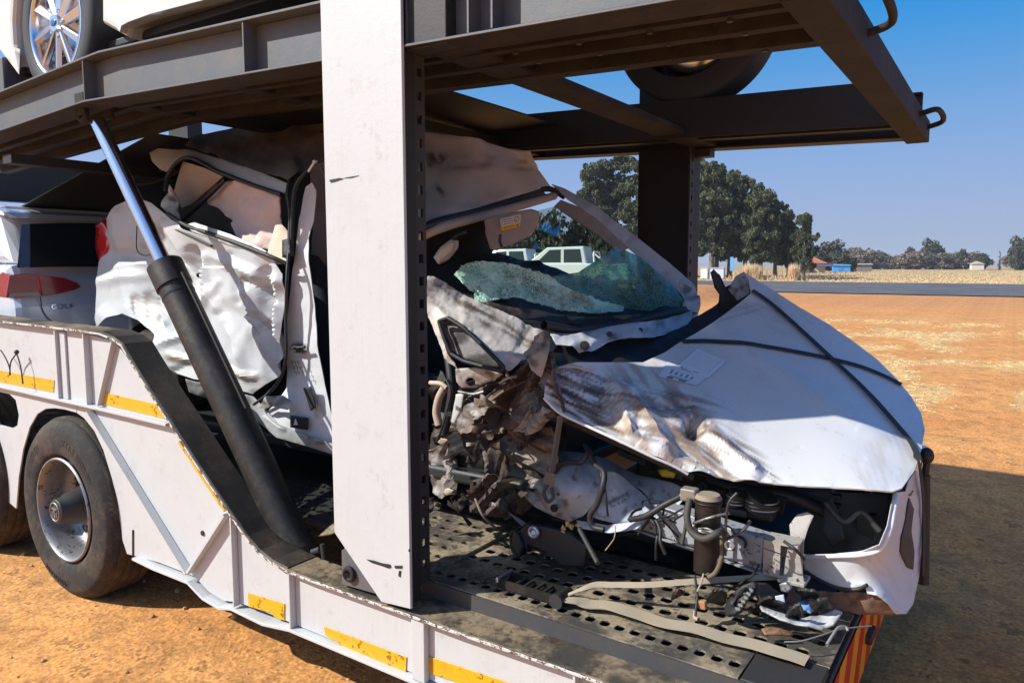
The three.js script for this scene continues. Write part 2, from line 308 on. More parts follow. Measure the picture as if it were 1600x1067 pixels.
// ---------- the setting: dirt yard, tar road, dry field ----------
function landY(x, z) {
  let h = .10 * smooth(-25, -44, z) + .36 * smooth(-44, -56, z) + .27 * smooth(-56, -240, z);
  h += .62 * smooth(-10.5, -13, x) * smooth(-12, -19, z) * smooth(-42, -37, z);
  const near = smooth(60, 10, Math.hypot(x, z));
  h += .05 * fbm(x * .35, z * .35, 1, 3) * (1 + 2 * smooth(20, 60, Math.hypot(x, z))) * (z < -43 && z > -57 ? .15 : 1);
  h += near * .018 * fbm(x * 2.1, z * 2.1, 3, 3);
  return h;
}
{
  const NA = 640, NR = 300, pos = [], col = [], uv = [], idx = [], R0 = .35, R1 = 1400;
  for (let j = 0; j <= NR; j++) {
    const r = R0 * Math.pow(R1 / R0, j / NR);
    for (let i = 0; i < NA; i++) {
      const a = i / NA * Math.PI * 2, x = -2 + Math.cos(a) * r, z = -3.2 + Math.sin(a) * r;
      pos.push(x, landY(x, z), z); uv.push(x, z);
      const n1 = fbm(x * .5, z * .5, 7, 4), n2 = fbm(x * 3, z * 3, 9, 3), n3 = fbm(x * .08, z * .25, 11, 4);
      let c = mix3([.92, .40, .105], [1.0, .49, .155], clamp(.5 + n1 * 1.4));
      c = mix3(c, [.80, .36, .12], clamp(smooth(.05, .35, n2) * .25));
      const straw = smooth(.0, .22, fbm(x * .9, z * .45, 21, 4) + .09) * smooth(-8.5, -10.5, z) * smooth(-30, -20, z) * smooth(-14, -5, x);
      c = mix3(c, [.98, .66, .27], straw * .85);
      c = mix3(c, [.82, .38, .14], smooth(-30, -36, z) * smooth(-44, -40, z) * .7);
      const field = smooth(-55, -57, z);
      c = mix3(c, mix3([.58, .42, .20], [.70, .53, .27], clamp(.5 + n3 * 2.2)), field);
      c = mix3(c, [.50, .34, .19], smooth(-43.2, -43.8, z) * (1 - field) * .6);
      col.push(...c);
    }
  }
  pos.push(-2, landY(-2, -3.2), -3.2); uv.push(-2, -3.2); col.push(.85, .45, .2);
  for (let j = 0; j < NR; j++) for (let i = 0; i < NA; i++) { const a = j * NA + i, b = j * NA + (i + 1) % NA, c = a + NA, d = b + NA; idx.push(a, b, c, b, d, c); }
  const ctr = pos.length / 3 - 1; for (let i = 0; i < NA; i++) idx.push(ctr, (i + 1) % NA, i);
  const g = new THREE.BufferGeometry(); g.setAttribute('position', new THREE.Float32BufferAttribute(pos, 3)); g.setAttribute('uv', new THREE.Float32BufferAttribute(uv, 2)); g.setAttribute('color', new THREE.Float32BufferAttribute(col, 3)); g.setIndex(idx); g.computeVertexNormals();
  const m = new THREE.Mesh(g, std([.88, .84, .78], .95, 0, { vertexColors: true, map: tDirt, bumpMap: bDirt, bumpScale: .014 }));
  m.name = 'ground'; m.receiveShadow = true; m.castShadow = true; m.userData = { kind: 'structure', label: 'orange dirt yard running out to a dry grass field', category: 'ground' }; scene.add(m);
}
{
  const pos = [], uv = [], idx = []; let n = 0;
  for (let i = 0; i <= 160; i++) { const x = -240 + i * 3; for (let k = 0; k <= 8; k++) { const z = -44.2 - k * 1.44; pos.push(x, landY(x, z) + .05 + .03 * Math.sin(k / 8 * Math.PI), z); uv.push(x, z); } }
  for (let i = 0; i < 160; i++) for (let k = 0; k < 8; k++) { const a = i * 9 + k; idx.push(a, a + 9, a + 1, a + 1, a + 9, a + 10); }
  const g = new THREE.BufferGeometry(); g.setAttribute('position', new THREE.Float32BufferAttribute(pos, 3)); g.setAttribute('uv', new THREE.Float32BufferAttribute(uv, 2)); g.setIndex(idx); g.computeVertexNormals();
  const m = new THREE.Mesh(g, std([.22, .215, .21], .85, 0, { map: tAsph })); m.name = 'road'; m.receiveShadow = true; m.userData = { kind: 'structure', label: 'grey tar road running across behind the dirt yard', category: 'road' }; scene.add(m);
}

// ---------- the car transporter trailer ----------
const trailer = thing('car_transporter_trailer', 'white double-deck car transporter trailer with yellow strips and grey upper deck carrying the wreck', 'trailer');
const T = (n, g, m, p = trailer) => mesh(n, g, m, p);
const ZF = -4.25;                                                   // far face of the trailer
// upper deck level along the trailer
const upBot = x => 2.268 - .034 * (x + .7), upTop = x => upBot(x) + .192;
{
  // near side frame: top flange, webs, lips, stiffeners, braces
  const topPx = [[-60, 492], [0, 500], [60, 507], [120, 514], [155, 519], [175, 527], [190, 538], [206, 565], [236, 614], [267, 661], [310, 728], [357, 797], [385, 838], [405, 861], [425, 877], [448, 889], [475, 900], [560, 930], [640, 958], [700, 980]];
  const topPath = topPx.map(p => S(...p)); topPath.push(new THREE.Vector2(-1.0, .532), new THREE.Vector2(-.40, .525));
  T('top_flange', ribbon(topPath, ZN, ZN - .14, .014), M.flange);
  T('flange_edge', ribbon(topPath.map(p => new THREE.Vector2(p.x - .001, p.y - .004)), ZN + .004, ZN - .001, .009), M.chipped);
  // frame slope: its shade put into a dark strip laid on top
  const sl = topPx.slice(4, 16).map(p => S(p[0], p[1])); T('slope_shade_strip', ribbon(sl.map((p, i) => { const a = sl[Math.max(0, i - 1)], b = sl[Math.min(sl.length - 1, i + 1)], t = b.clone().sub(a).normalize(); return new THREE.Vector2(p.x - t.y * .004, p.y + t.x * .004); }), ZN - .003, ZN - .137, .003), M.barrel);
  // web under the rear, low part
  const zw = ZN - .032, wt = .008;
  const low = [S(359, 800), S(387, 845), S(410, 870), S(448, 893), new THREE.Vector2(-1.9, .523), new THREE.Vector2(-.42, .513), new THREE.Vector2(-.42, .305), new THREE.Vector2(-1.6, .307), new THREE.Vector2(-2.163, .31), S(400, 960), S(359, 946)];
  T('side_web', plate(low, zw, wt), M.white);
  // web between the slope and the wheel arch, arch cut for the tyre
  const archR = [[197, 866], [190, 845], [184, 800], [174, 750], [160, 704], [146, 674], [130, 654], [118, 645]].map(p => S(p[0], p[1], zw));
  const archL = [[118, 645], [100, 640], [84, 638], [70, 639], [57, 647], [45, 668], [35, 702], [28, 745], [24, 795]].map(p => S(p[0], p[1], zw));
  const midPts = [S(359, 946), S(338, 944), S(315, 930), S(291, 905), S(236, 883), ...archR, S(120, 633, zw), S(150, 640, zw), S(270, 666, zw), S(310, 735), S(357, 803)];
  T('side_web', plate(midPts, zw - .002, wt), M.white);
  const yl = 1.0;
  const hex = [[-4.44, .965], [-4.37, .94], [-4.345, .86], [-4.37, .80], [-4.44, .775], [-4.6, .775], [-4.64, .87], [-4.6, .965]];
  T('side_web', plate([[-5.5, yl], S(119, 632, zw), ...archL, S(0, 775, zw), [-4.75, .62], [-4.9, .75], [-5.5, .78]], zw - .001, wt, [hex]), M.white);
  // high rail web ahead of the slope
  T('side_web', plate([[-5.5, 1.345], S(120, 517, zw), S(178, 533, zw), S(206, 570, zw), S(267, 664, zw), S(150, 636, zw), [-5.5, yl + .004]], zw + .001, wt), M.white);
  // lips
  const lipB = [[-.42, .30], [-1.6, .303], [-2.163, .306], [-2.32, .285], S(359, 950), S(340, 949), S(315, 934), S(291, 909), S(236, 887), S(205, 872)].map(p => p.isVector2 ? p : new THREE.Vector2(...p)).reverse();
  T('bottom_flange', ribbon(lipB, ZN, ZN - .09, .011), M.white);
  T('mid_flange', ribbon([new THREE.Vector2(-5.5, 1.0), S(0, 603), S(155, 638), S(258, 662)], ZN + .001, ZN - .066, .012), M.white);
  const stiff = (x, y0, y1, w = .009, z1 = zw) => T('stiffener', bx(x - w, x, y0, y1, ZN - .004, z1 + .0005, .002), M.white);
  stiff(S(451, 940).x, .307, .522); stiff(S(361, 880).x, .30, .665); T('box_stiffener', bx(S(640, 1000).x, S(668, 1000).x - .02, .305, .519, ZN - .006, zw + .001, .004), M.white);
  stiff(-.95, .307, .518); stiff(-.6, .307, .515);
  stiff(S(86, 570).x, 1.003, 1.335, .012); stiff(S(130, 570).x, 1.003, 1.335, .010);
  T('box_stiffener', bx(S(86, 570).x, S(86, 570).x + .06, 1.004, 1.334, ZN - .02, zw + .001, .004), M.white);
  T('brace', bar(V3(...S(148, 634).toArray(), ZN - .022), V3(...S(170, 535).toArray(), ZN - .022), .032, .01), M.white);
  T('brace', bar(V3(...S(145, 642, zw).toArray(), zw + .018), V3(...S(300, 893, zw).toArray(), zw + .018), .034, .012), M.white);
  T('brace', bar(V3(...S(300, 893, zw).toArray(), zw + .016), V3(...S(359, 802, zw).toArray(), zw + .016), .030, .011), M.white);
  // yellow reflective strips with chipped lower edges
  const strip = (pts) => T('reflective_strip', plate(pts, zw + .004, .0025, [], .0005), M.yellow);
  strip([S(388, 926, zw), S(445, 943, zw), S(445, 969, zw), S(430, 964, zw), S(424, 957, zw), S(389, 947, zw)]);
  strip([S(507, 978, zw), S(636, 1026, zw), S(635, 1051, zw), S(560, 1024, zw), S(538, 1014, zw), S(530, 1004, zw), S(509, 992, zw)]);
  strip([S(668, 1024, zw), S(800, 1067, zw), S(840, 1090, zw), S(800, 1092, zw), S(668, 1050, zw)]);
  strip([[-5.2, S(0, 578, zw).y + .01], S(0, 579, zw), S(85, 594, zw), S(84, 613, zw), S(0, 597, zw), [-5.2, S(0, 597, zw).y + .01]]);
  strip([S(158, 612, zw), S(251, 633, zw), S(262, 655, zw), S(156, 630, zw)]);
  T('edge_strip', ribbon([S(281, 686), S(310, 731), S(353, 794)].map(p => new THREE.Vector2(p.x - .006, p.y - .008)), ZN + .0035, ZN - .004, .012), M.yellow);
  // drain hole and slot in the web, their dark put on as black pieces
  T('hole_dark_disc', rod(V3(...S(316, 833, zw).toArray(), zw + .003), V3(...S(316, 833, zw).toArray(), zw - .004), .011), M.blackplastic);
  T('slot', plate([S(206, 828, zw), S(208, 828, zw), S(208, 868, zw), S(206, 868, zw)], zw + .002, .003, [], 0), M.blackplastic);
  // hanging cable ends at the high rail
  for (const l of [[[0, 547], [8, 560], [14, 575], [15, 586]], [[26, 551], [16, 566], [14, 586]], [[25, 552], [31, 572], [35, 600]]]) T('cable', tube(l.map(p => Pz(p[0], p[1], ZN + .012)), .0035), M.blackplastic);
  T('cable_end', new THREE.SphereGeometry(.012, 10, 8).translate(...Pz(25, 550, ZN + .012).toArray()), M.blackplastic);
  // far side frame
  T('side_web', bx(-5.5, -.42, .31, .53, ZF + .06, ZF + .07), M.white); T('top_flange', bx(-5.5, -.42, .53, .545, ZF, ZF + .14), M.flange);
  T('side_web', plate([[-5.5, .55], [-2.1, .55], [-2.5, .66], [-3.3, 1.33], [-5.5, 1.34]], ZF + .065, .008), M.white);
}
{ // lower deck: kerb, perforated tracks, cross bars, ramps
  const yd = .582;
  const kerbY = x => .587 - .016 * smooth(-1.2, -.5, x);
  const holed = (x0, x1, z0, z1, rows, pitch, hw, hd, y0, y1, th = .004, off = 0) => {  // plate in (x, z) with oblong holes
    const sh = new THREE.Shape([[x0, z0], [x1, z0], [x1, z1], [x0, z1]].map(p => new THREE.Vector2(...p)));
    rows.forEach((z, k) => { for (let x = x0 + pitch * (k % 2 ? .95 : .45) + off; x < x1 - pitch * .5; x += pitch) { const h = new THREE.Path(); const c = .011; const a = hw / 2, b = hd / 2; h.moveTo(x - a + c, z - b); h.lineTo(x + a - c, z - b); h.quadraticCurveTo(x + a, z - b, x + a, z - b + c); h.lineTo(x + a, z + b - c); h.quadraticCurveTo(x + a, z + b, x + a - c, z + b); h.lineTo(x - a + c, z + b); h.quadraticCurveTo(x - a, z + b, x - a, z + b - c); h.lineTo(x - a, z - b + c); h.quadraticCurveTo(x - a, z - b, x - a + c, z - b); sh.holes.push(h); } });
    const g = new THREE.ExtrudeGeometry(sh, { depth: th, bevelEnabled: true, bevelSize: .001, bevelThickness: .001, bevelSegments: 1, bevelOffset: -.001, curveSegments: 2 }).rotateX(Math.PI / 2);
    g.translate(0, th, 0); const p = g.attributes.position; for (let i = 0; i < p.count; i++) { const x = p.getX(i), t = (x - x0) / (x1 - x0); p.setY(i, p.getY(i) - th + y0 + (y1 - y0) * t); } g.computeVertexNormals(); return g;
  };
  const tr = (name, g) => T(name, g, M.deck);
  // near track in two plates with a step between, kerb angle on its outer edge
  T('kerb_rail', bar(V3(-1.62, .548, -1.853), V3(-.40, .535, -1.853), .008, .074), M.kerb);
  T('hole_dark_pan', bx(-2.05, -.46, .475, .48, -1.87, -2.42), M.blackplastic);  // black sheet added beneath so the track holes read dark
  tr('track_plate', holed(-1.62, -.54, -1.858, -2.045, [-1.925, -1.995].slice(0, 1), .049, .029, .034, .588, .575));
  tr('track_plate', holed(-1.62, -.352, -2.052, -2.42, [-2.10, -2.18, -2.26, -2.34], .058, .036, .036, .586, .573));
  T('track_end_plate', bx(-.535, -.352, .553, .578, -1.858, -2.045, .004), M.black);
   T('support_beam', bx(-1.7, -.42, .47, .566, -2.425, -2.46), M.black);
  T('centre_pan', bx(-1.62, -.45, .50, .52, -2.47, -3.5), M.black);
  tr('track_plate', holed(-1.62, -.352, -3.52, -4.10, [-3.6, -3.75, -3.9, -4.0], .075, .042, .036, .586, .573));
  // between posts: deck seen behind the near post
  tr('track_plate', holed(-2.05, -1.63, -1.9, -2.46, [-1.96, -2.04, -2.12, -2.2, -2.28, -2.36], .07, .045, .028, .584, .584, .012, .01));
  T('cross_bar', bx(-1.66, -1.605, .588, .600, -1.90, -2.6, .003), M.deck);
  T('centre_pan', bx(-2.5, -1.62, .50, .52, -2.47, -3.5), M.black);
  // ramp up to the front under the wreck
  const ramp = (z0, z1) => { const g = plate([[-2.06, .585], [-2.6, .60], [-3.4, .655], [-4.6, .71], [-9, .74], [-9, .725], [-4.6, .695], [-3.4, .64], [-2.6, .585], [-2.06, .572]], z0, z0 - z1); return g; };
  T('ramp_plate', ramp(-2.01, -2.5), M.black); T('ramp_plate', ramp(-3.45, -4.1), M.black); T('ramp_plate', ramp(-2.5, -3.45).translate(0, -.08, 0), M.black);
  { const R = rng(31), L = []; for (let i = 0; i < 14; i++) for (let k = 0; k < 8; k++) { const x = -2.12 - i * .05, z = -2.05 - k * .06; const y = .586 - (x + 2.06) * .03; L.push(bx(-.016, .016, 0, .006, -.005, .005).rotateY((i + k) % 2 ? .8 : -.8).translate(x, y, z)); } const m = T('tread_pattern', L, M.darkmetal); m.userData.kind = 'stuff'; }
  // tail
  T('tail_beam', bx(-.42, -.345, .30, .545, ZN - .03, ZF + .03, .006), M.black);
  const cv = document.createElement('canvas'); cv.width = 1024; cv.height = 96; const c = cv.getContext('2d'); c.fillStyle = '#c8160c'; c.fillRect(0, 0, 1024, 96); c.fillStyle = '#f2a000'; for (let k = -4; k < 22; k += 2) { c.beginPath(); c.moveTo(k * 50, 96); c.lineTo(k * 50 + 50, 96); c.lineTo(k * 50 + 110, 0); c.lineTo(k * 50 + 60, 0); c.fill(); }
  const tx = new THREE.CanvasTexture(cv); tx.colorSpace = THREE.SRGBColorSpace;
  const tb = new THREE.PlaneGeometry(2.4, .22).rotateY(Math.PI / 2).translate(-.341, .42, -2.98); const m = mesh('chevron_board', tb, std([.85, .85, .85], .4, 0, { map: tx }), trailer, true);
  T('number_plate_light', bx(-.345, -.32, .40, .43, -2.6, -2.7, .005), M.blackplastic);
}
{ // posts
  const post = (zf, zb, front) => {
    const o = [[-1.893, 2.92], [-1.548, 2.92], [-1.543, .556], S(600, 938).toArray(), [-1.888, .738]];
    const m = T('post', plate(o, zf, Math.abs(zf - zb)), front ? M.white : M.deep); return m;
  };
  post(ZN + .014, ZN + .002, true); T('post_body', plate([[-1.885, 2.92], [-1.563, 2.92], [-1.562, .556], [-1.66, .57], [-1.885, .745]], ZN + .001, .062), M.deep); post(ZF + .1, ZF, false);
  // perforated slide strip behind the post
  const slide = (za, zb, y0 = .6) => { const sh = new THREE.Shape([[za, y0], [zb, y0], [zb, 2.9], [za, 2.9]].map(p => new THREE.Vector2(...p))); const mid = (za + zb) / 2; for (let y = y0 + .05; y < 2.88; y += .072) { const h = new THREE.Path(); h.moveTo(mid - .011, y); h.lineTo(mid + .011, y); h.lineTo(mid + .011, y + .028); h.lineTo(mid - .011, y + .028); sh.holes.push(h); } return new THREE.ExtrudeGeometry(sh, { depth: .01, bevelEnabled: false }).rotateY(-Math.PI / 2); };
  const a = T('slide_strip', slide(-1.787, -1.838), M.black); a.position.x = -1.572; const b = T('slide_strip', slide(-4.07, -4.14), M.black); b.position.x = -1.54;
  T('post_back', bx(-1.88, -1.59, .74, 2.9, -1.784, -1.79), M.black);
  // black scuffs where the paint is rubbed through
  const scuff = (l) => T('scuff_mark', plate(l.map(p => S(p[0], p[1], ZN + .016)), ZN + .0165, .002, [], 0), M.blackplastic);
  scuff([[572, 874], [584, 876], [596, 880], [609, 882], [611, 886], [607, 888], [596, 884], [580, 879]]); scuff([[616, 884], [628, 884], [628, 888], [617, 888]]); scuff([[623, 892], [626, 892], [625, 902], [622, 900]]); scuff([[514, 281], [530, 278], [536, 279], [524, 283], [516, 285]]); scuff([[536, 278], [560, 274], [548, 277.5]]); scuff([[638, 858], [640, 858], [640, 862], [638, 862]]);
  // foot bracket with eye
  T('foot_bracket', plate([S(529, 862), S(548, 850), S(585, 922), S(582, 930), S(530, 915)], ZN - .012, .05), M.beam);
  T('bracket_eye', new THREE.TorusGeometry(.02, .009, 8, 20).translate(...Pz(545, 897, ZN - .004).toArray()), M.rust);
  T('bracket_boss', rod(Pz(545, 897, ZN - .012), Pz(545, 897, ZN - .006), .021), M.rust);
  // slide carriage at the top
  T('slide_carriage', [bx(-1.553, -1.40, upBot(-1.5) - .005, 2.75, -1.735, -1.80, .004), bx(-1.56, -1.552, 2.36, 2.7, -1.80, -1.83)], M.black);
  T('guide_rail', bx(-1.552, -1.546, 2.30, 2.52, -1.745, -1.73), M.steel); T('guide_wear_pad', bx(-1.549, -1.541, 2.345, 2.42, -1.775, -1.755), M.steel);
  T('carriage_bolt', rod(V3(-1.55, 2.44, -1.765), V3(-1.535, 2.44, -1.765), .014, .014, 6), M.steel);
  T('post_cap', bx(-1.60, -1.45, 2.26, 2.31, ZF + .04, ZF + .12), M.black);
}
{ // hydraulic cylinders
  const cyl = (za, zb, name) => {
    const a = Pz(152, 190, za), j = Pz(264, 415, (za + zb) / 2), b = Pz(466, 862, zb);
    const d = b.clone().sub(a).normalize(), q = a.clone().addScaledVector(d, j.clone().sub(a).dot(d));
    const g = new THREE.Group(); g.name = 'hydraulic_cylinder'; trailer.add(g);
    T('piston_rod', rod(a, q.clone().addScaledVector(d, .2), .034, .034, 28), M.chrome, g);
    T('barrel', [rod(q, b, .070, .070, 32), rod(q.clone().addScaledVector(d, -.012), q.clone().addScaledVector(d, .10), .077, .077, 32)], M.barrel, g);
    T('gland_ring', rod(q.clone().addScaledVector(d, .14), q.clone().addScaledVector(d, .148), .0715, .0715, 32), M.rust, g);
    T('barrel_foot', new THREE.SphereGeometry(.072, 20, 14).translate(b.x, b.y, b.z), M.barrel, g);
    T('rod_eye', new THREE.TorusGeometry(.03, .014, 8, 20).translate(a.x - .03, a.y + .03, a.z + .05), M.rust, g);
    for (const s of [1, -1]) T('clevis_plate', bx(a.x - .06, a.x + .02, a.y + .02, a.y + .12, a.z + s * .055, a.z + s * .07, .004), M.rust, g);
    const side = V3(0, 0, 1).cross(d).normalize();
    const off = side.x > 0 ? 1 : -1;
    T('oil_pipe', tube([q.clone().addScaledVector(d, .08).addScaledVector(side, off * .085), q.clone().addScaledVector(d, .3).addScaledVector(side, off * .088), q.clone().addScaledVector(d, .75).addScaledVector(side, off * .086)], .007), M.black, g);
    return g;
  };
  cyl(-1.83, -1.90); const f = cyl(-1.83, -1.90); f.position.z = -2.26; 
  T('hydraulic_fitting', [rod(Pz(488, 862, -1.84), Pz(500, 858, -1.84), .012, .012, 6), rod(Pz(503, 850, -1.84), Pz(506, 872, -1.84), .010, .010, 6)], M.darkmetal);
}
{ // upper deck
  const bend = S(130, 88), bendB = S(130, 160), L0 = S(0, 141), L0B = S(0, 205);
  const ext = (a, b, x) => new THREE.Vector2(x, a.y + (b.y - a.y) * (x - a.x) / (b.x - a.x));
  const tp = [ext(bend, L0, -5.6), L0, bend.clone(), new THREE.Vector2(bend.x + .12, upTop(bend.x + .12) + .01), new THREE.Vector2(-1.9, upTop(-1.9)), new THREE.Vector2(-.42, upTop(-.42))];
  const bt = [ext(bendB, L0B, -5.6), L0B, bendB.clone(), new THREE.Vector2(bend.x + .14, upBot(bend.x + .14)), new THREE.Vector2(-1.9, upBot(-1.9)), new THREE.Vector2(-.42, upBot(-.42))];
  const zw = ZN - .062;
  const side = (dz, s, near) => {
    const Zf = near ? ZN : ZF, q = z => near ? z : z;
    if (near) {
      T('beam_top_flange', ribbon(tp, ZN, ZN - .07, .009), M.beam);
      T('beam_bottom_flange', ribbon(bt.map(p => new THREE.Vector2(p.x, p.y + .010)), ZN + .001, ZN - .13, .010), M.rust);
      T('beam_bottom_edge', ribbon(bt.map(p => new THREE.Vector2(p.x, p.y + .0085)), ZN + .004, ZN, .0075), M.beam);
      T('beam_web', plate([...tp.map(p => [p.x, p.y - .010]), ...bt.map(p => [p.x, p.y + .011]).reverse()], zw, .008), M.beam);
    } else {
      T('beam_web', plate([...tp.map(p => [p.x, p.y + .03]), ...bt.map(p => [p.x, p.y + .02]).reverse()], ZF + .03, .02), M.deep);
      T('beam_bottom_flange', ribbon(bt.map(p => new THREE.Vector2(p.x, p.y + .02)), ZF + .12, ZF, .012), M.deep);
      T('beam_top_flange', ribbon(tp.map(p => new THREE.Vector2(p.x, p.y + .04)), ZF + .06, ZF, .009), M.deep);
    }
  };
  side(0, 1, true); side(0, 1, false);
  const st = (x, y0, y1) => T('stiffener', bx(x - .006, x, y0, y1, ZN - .004, zw - .0005), M.beam);
  st(S(128, 120).x, bendB.y + .012, bend.y - .010); st(S(379, 80).x, upBot(-2.31) + .012, upTop(-2.31) - .010); st(-1.31, upBot(-1.31) + .012, upTop(-1.31) - .01); st(S(768, 40).x, upBot(-1.3) + .012, upTop(-1.2) - .01);
  // wheel tracks: long folded channels seen from below
  const run = (name, z0, z1, dy, th, m, x0 = -5.6) => {
    const pt = [ext(bendB, L0B, x0), bendB.clone(), new THREE.Vector2(-.46, upBot(-.46))].map(p => new THREE.Vector2(p.x, p.y + dy)); T(name, ribbon(pt, z0, z1, th), m);
  };
  run('track_floor', -1.86, -2.30, .06, .008, M.deep); run('track_rib', -1.93, -1.965, .058, .045, M.rust); run('track_rib', -2.06, -2.10, .058, .05, M.rust); run('track_rib', -2.24, -2.30, .058, .05, M.rust); run('track_lip', -2.302, -2.31, .12, .10, M.deep);
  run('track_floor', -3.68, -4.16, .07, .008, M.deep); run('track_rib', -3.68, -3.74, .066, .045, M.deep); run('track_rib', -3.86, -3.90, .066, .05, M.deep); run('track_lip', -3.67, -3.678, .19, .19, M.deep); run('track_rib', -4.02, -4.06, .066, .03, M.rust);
  { const L = []; for (let x = -1.3; x < -.5; x += .22) for (const z of [-1.9475, -2.08, -2.27]) L.push(rod(V3(x, upBot(x) + .004, z), V3(x, upBot(x) + .016, z), .009, .009, 10)); L.forEach(g => T('bolt', g, M.darkmetal)); }
  // cross members
  const cross = (x, w, y, h, m = M.rust) => T('cross_member', bx(x - w / 2, x + w / 2, y, y + h, -1.80, ZF + .05, .004), m);
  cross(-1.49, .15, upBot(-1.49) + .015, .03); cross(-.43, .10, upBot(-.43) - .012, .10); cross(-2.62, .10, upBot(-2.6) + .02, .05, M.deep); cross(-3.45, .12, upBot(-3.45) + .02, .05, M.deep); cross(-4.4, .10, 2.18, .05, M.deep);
  // perforated cross plates under the front half
  for (const [x0, x1, z0, z1] of [[-3.38, -2.15, -2.315, -3.66], [-3.9, -3.385, -2.86, -3.66], [-5.6, -3.905, -2.315, -3.66]]) { const ya = x1 < -3.4 ? 2.36 : 2.43; T('floor_plate', bar(V3(x0, x0 < -5 ? 2.02 : ya, (z0 + z1) / 2), V3(x1, ya, (z0 + z1) / 2), Math.abs(z1 - z0), .008), M.deep); }
  // loading handles at the rear end
  const hd = (z0, z1) => T('rear_handle', tube([V3(-.385, 2.30, z0), V3(-.33, 2.315, z0), V3(-.315, 2.32, z0 - .03), V3(-.315, 2.32, z1 + .03), V3(-.33, 2.315, z1), V3(-.385, 2.30, z1)], .012, 40), M.rust);
  hd(-1.95, -2.36); hd(-3.72, -4.08);
  // front far posts and links seen under the deck
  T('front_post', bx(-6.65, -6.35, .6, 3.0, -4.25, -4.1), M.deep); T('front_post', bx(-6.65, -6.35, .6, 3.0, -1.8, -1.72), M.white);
  T('front_deck_block', bx(-7.4, -6.7, 1.9, 2.55, -2.5, -4.2, .03), M.deep); T('link_bar', bar(V3(-5.9, 2.36, -4.05), V3(-4.2, 2.42, -4.05), .06, .10), M.black); T('link_bar', bar(V3(-6.2, 1.95, -3.9), V3(-4.0, 2.44, -3.9), .08, .12), M.black);
  T('hose_bundle', [tube([V3(-4.9, 2.24, -2.6), V3(-4.6, 2.19, -2.7), V3(-4.3, 2.23, -2.6), V3(-4.0, 2.20, -2.5)], .012), tube([V3(-4.8, 2.22, -2.55), V3(-4.5, 2.15, -2.6), V3(-4.2, 2.24, -2.7)], .010)], M.rust);
}
M.lettering = std([.012, .012, .012], .5);
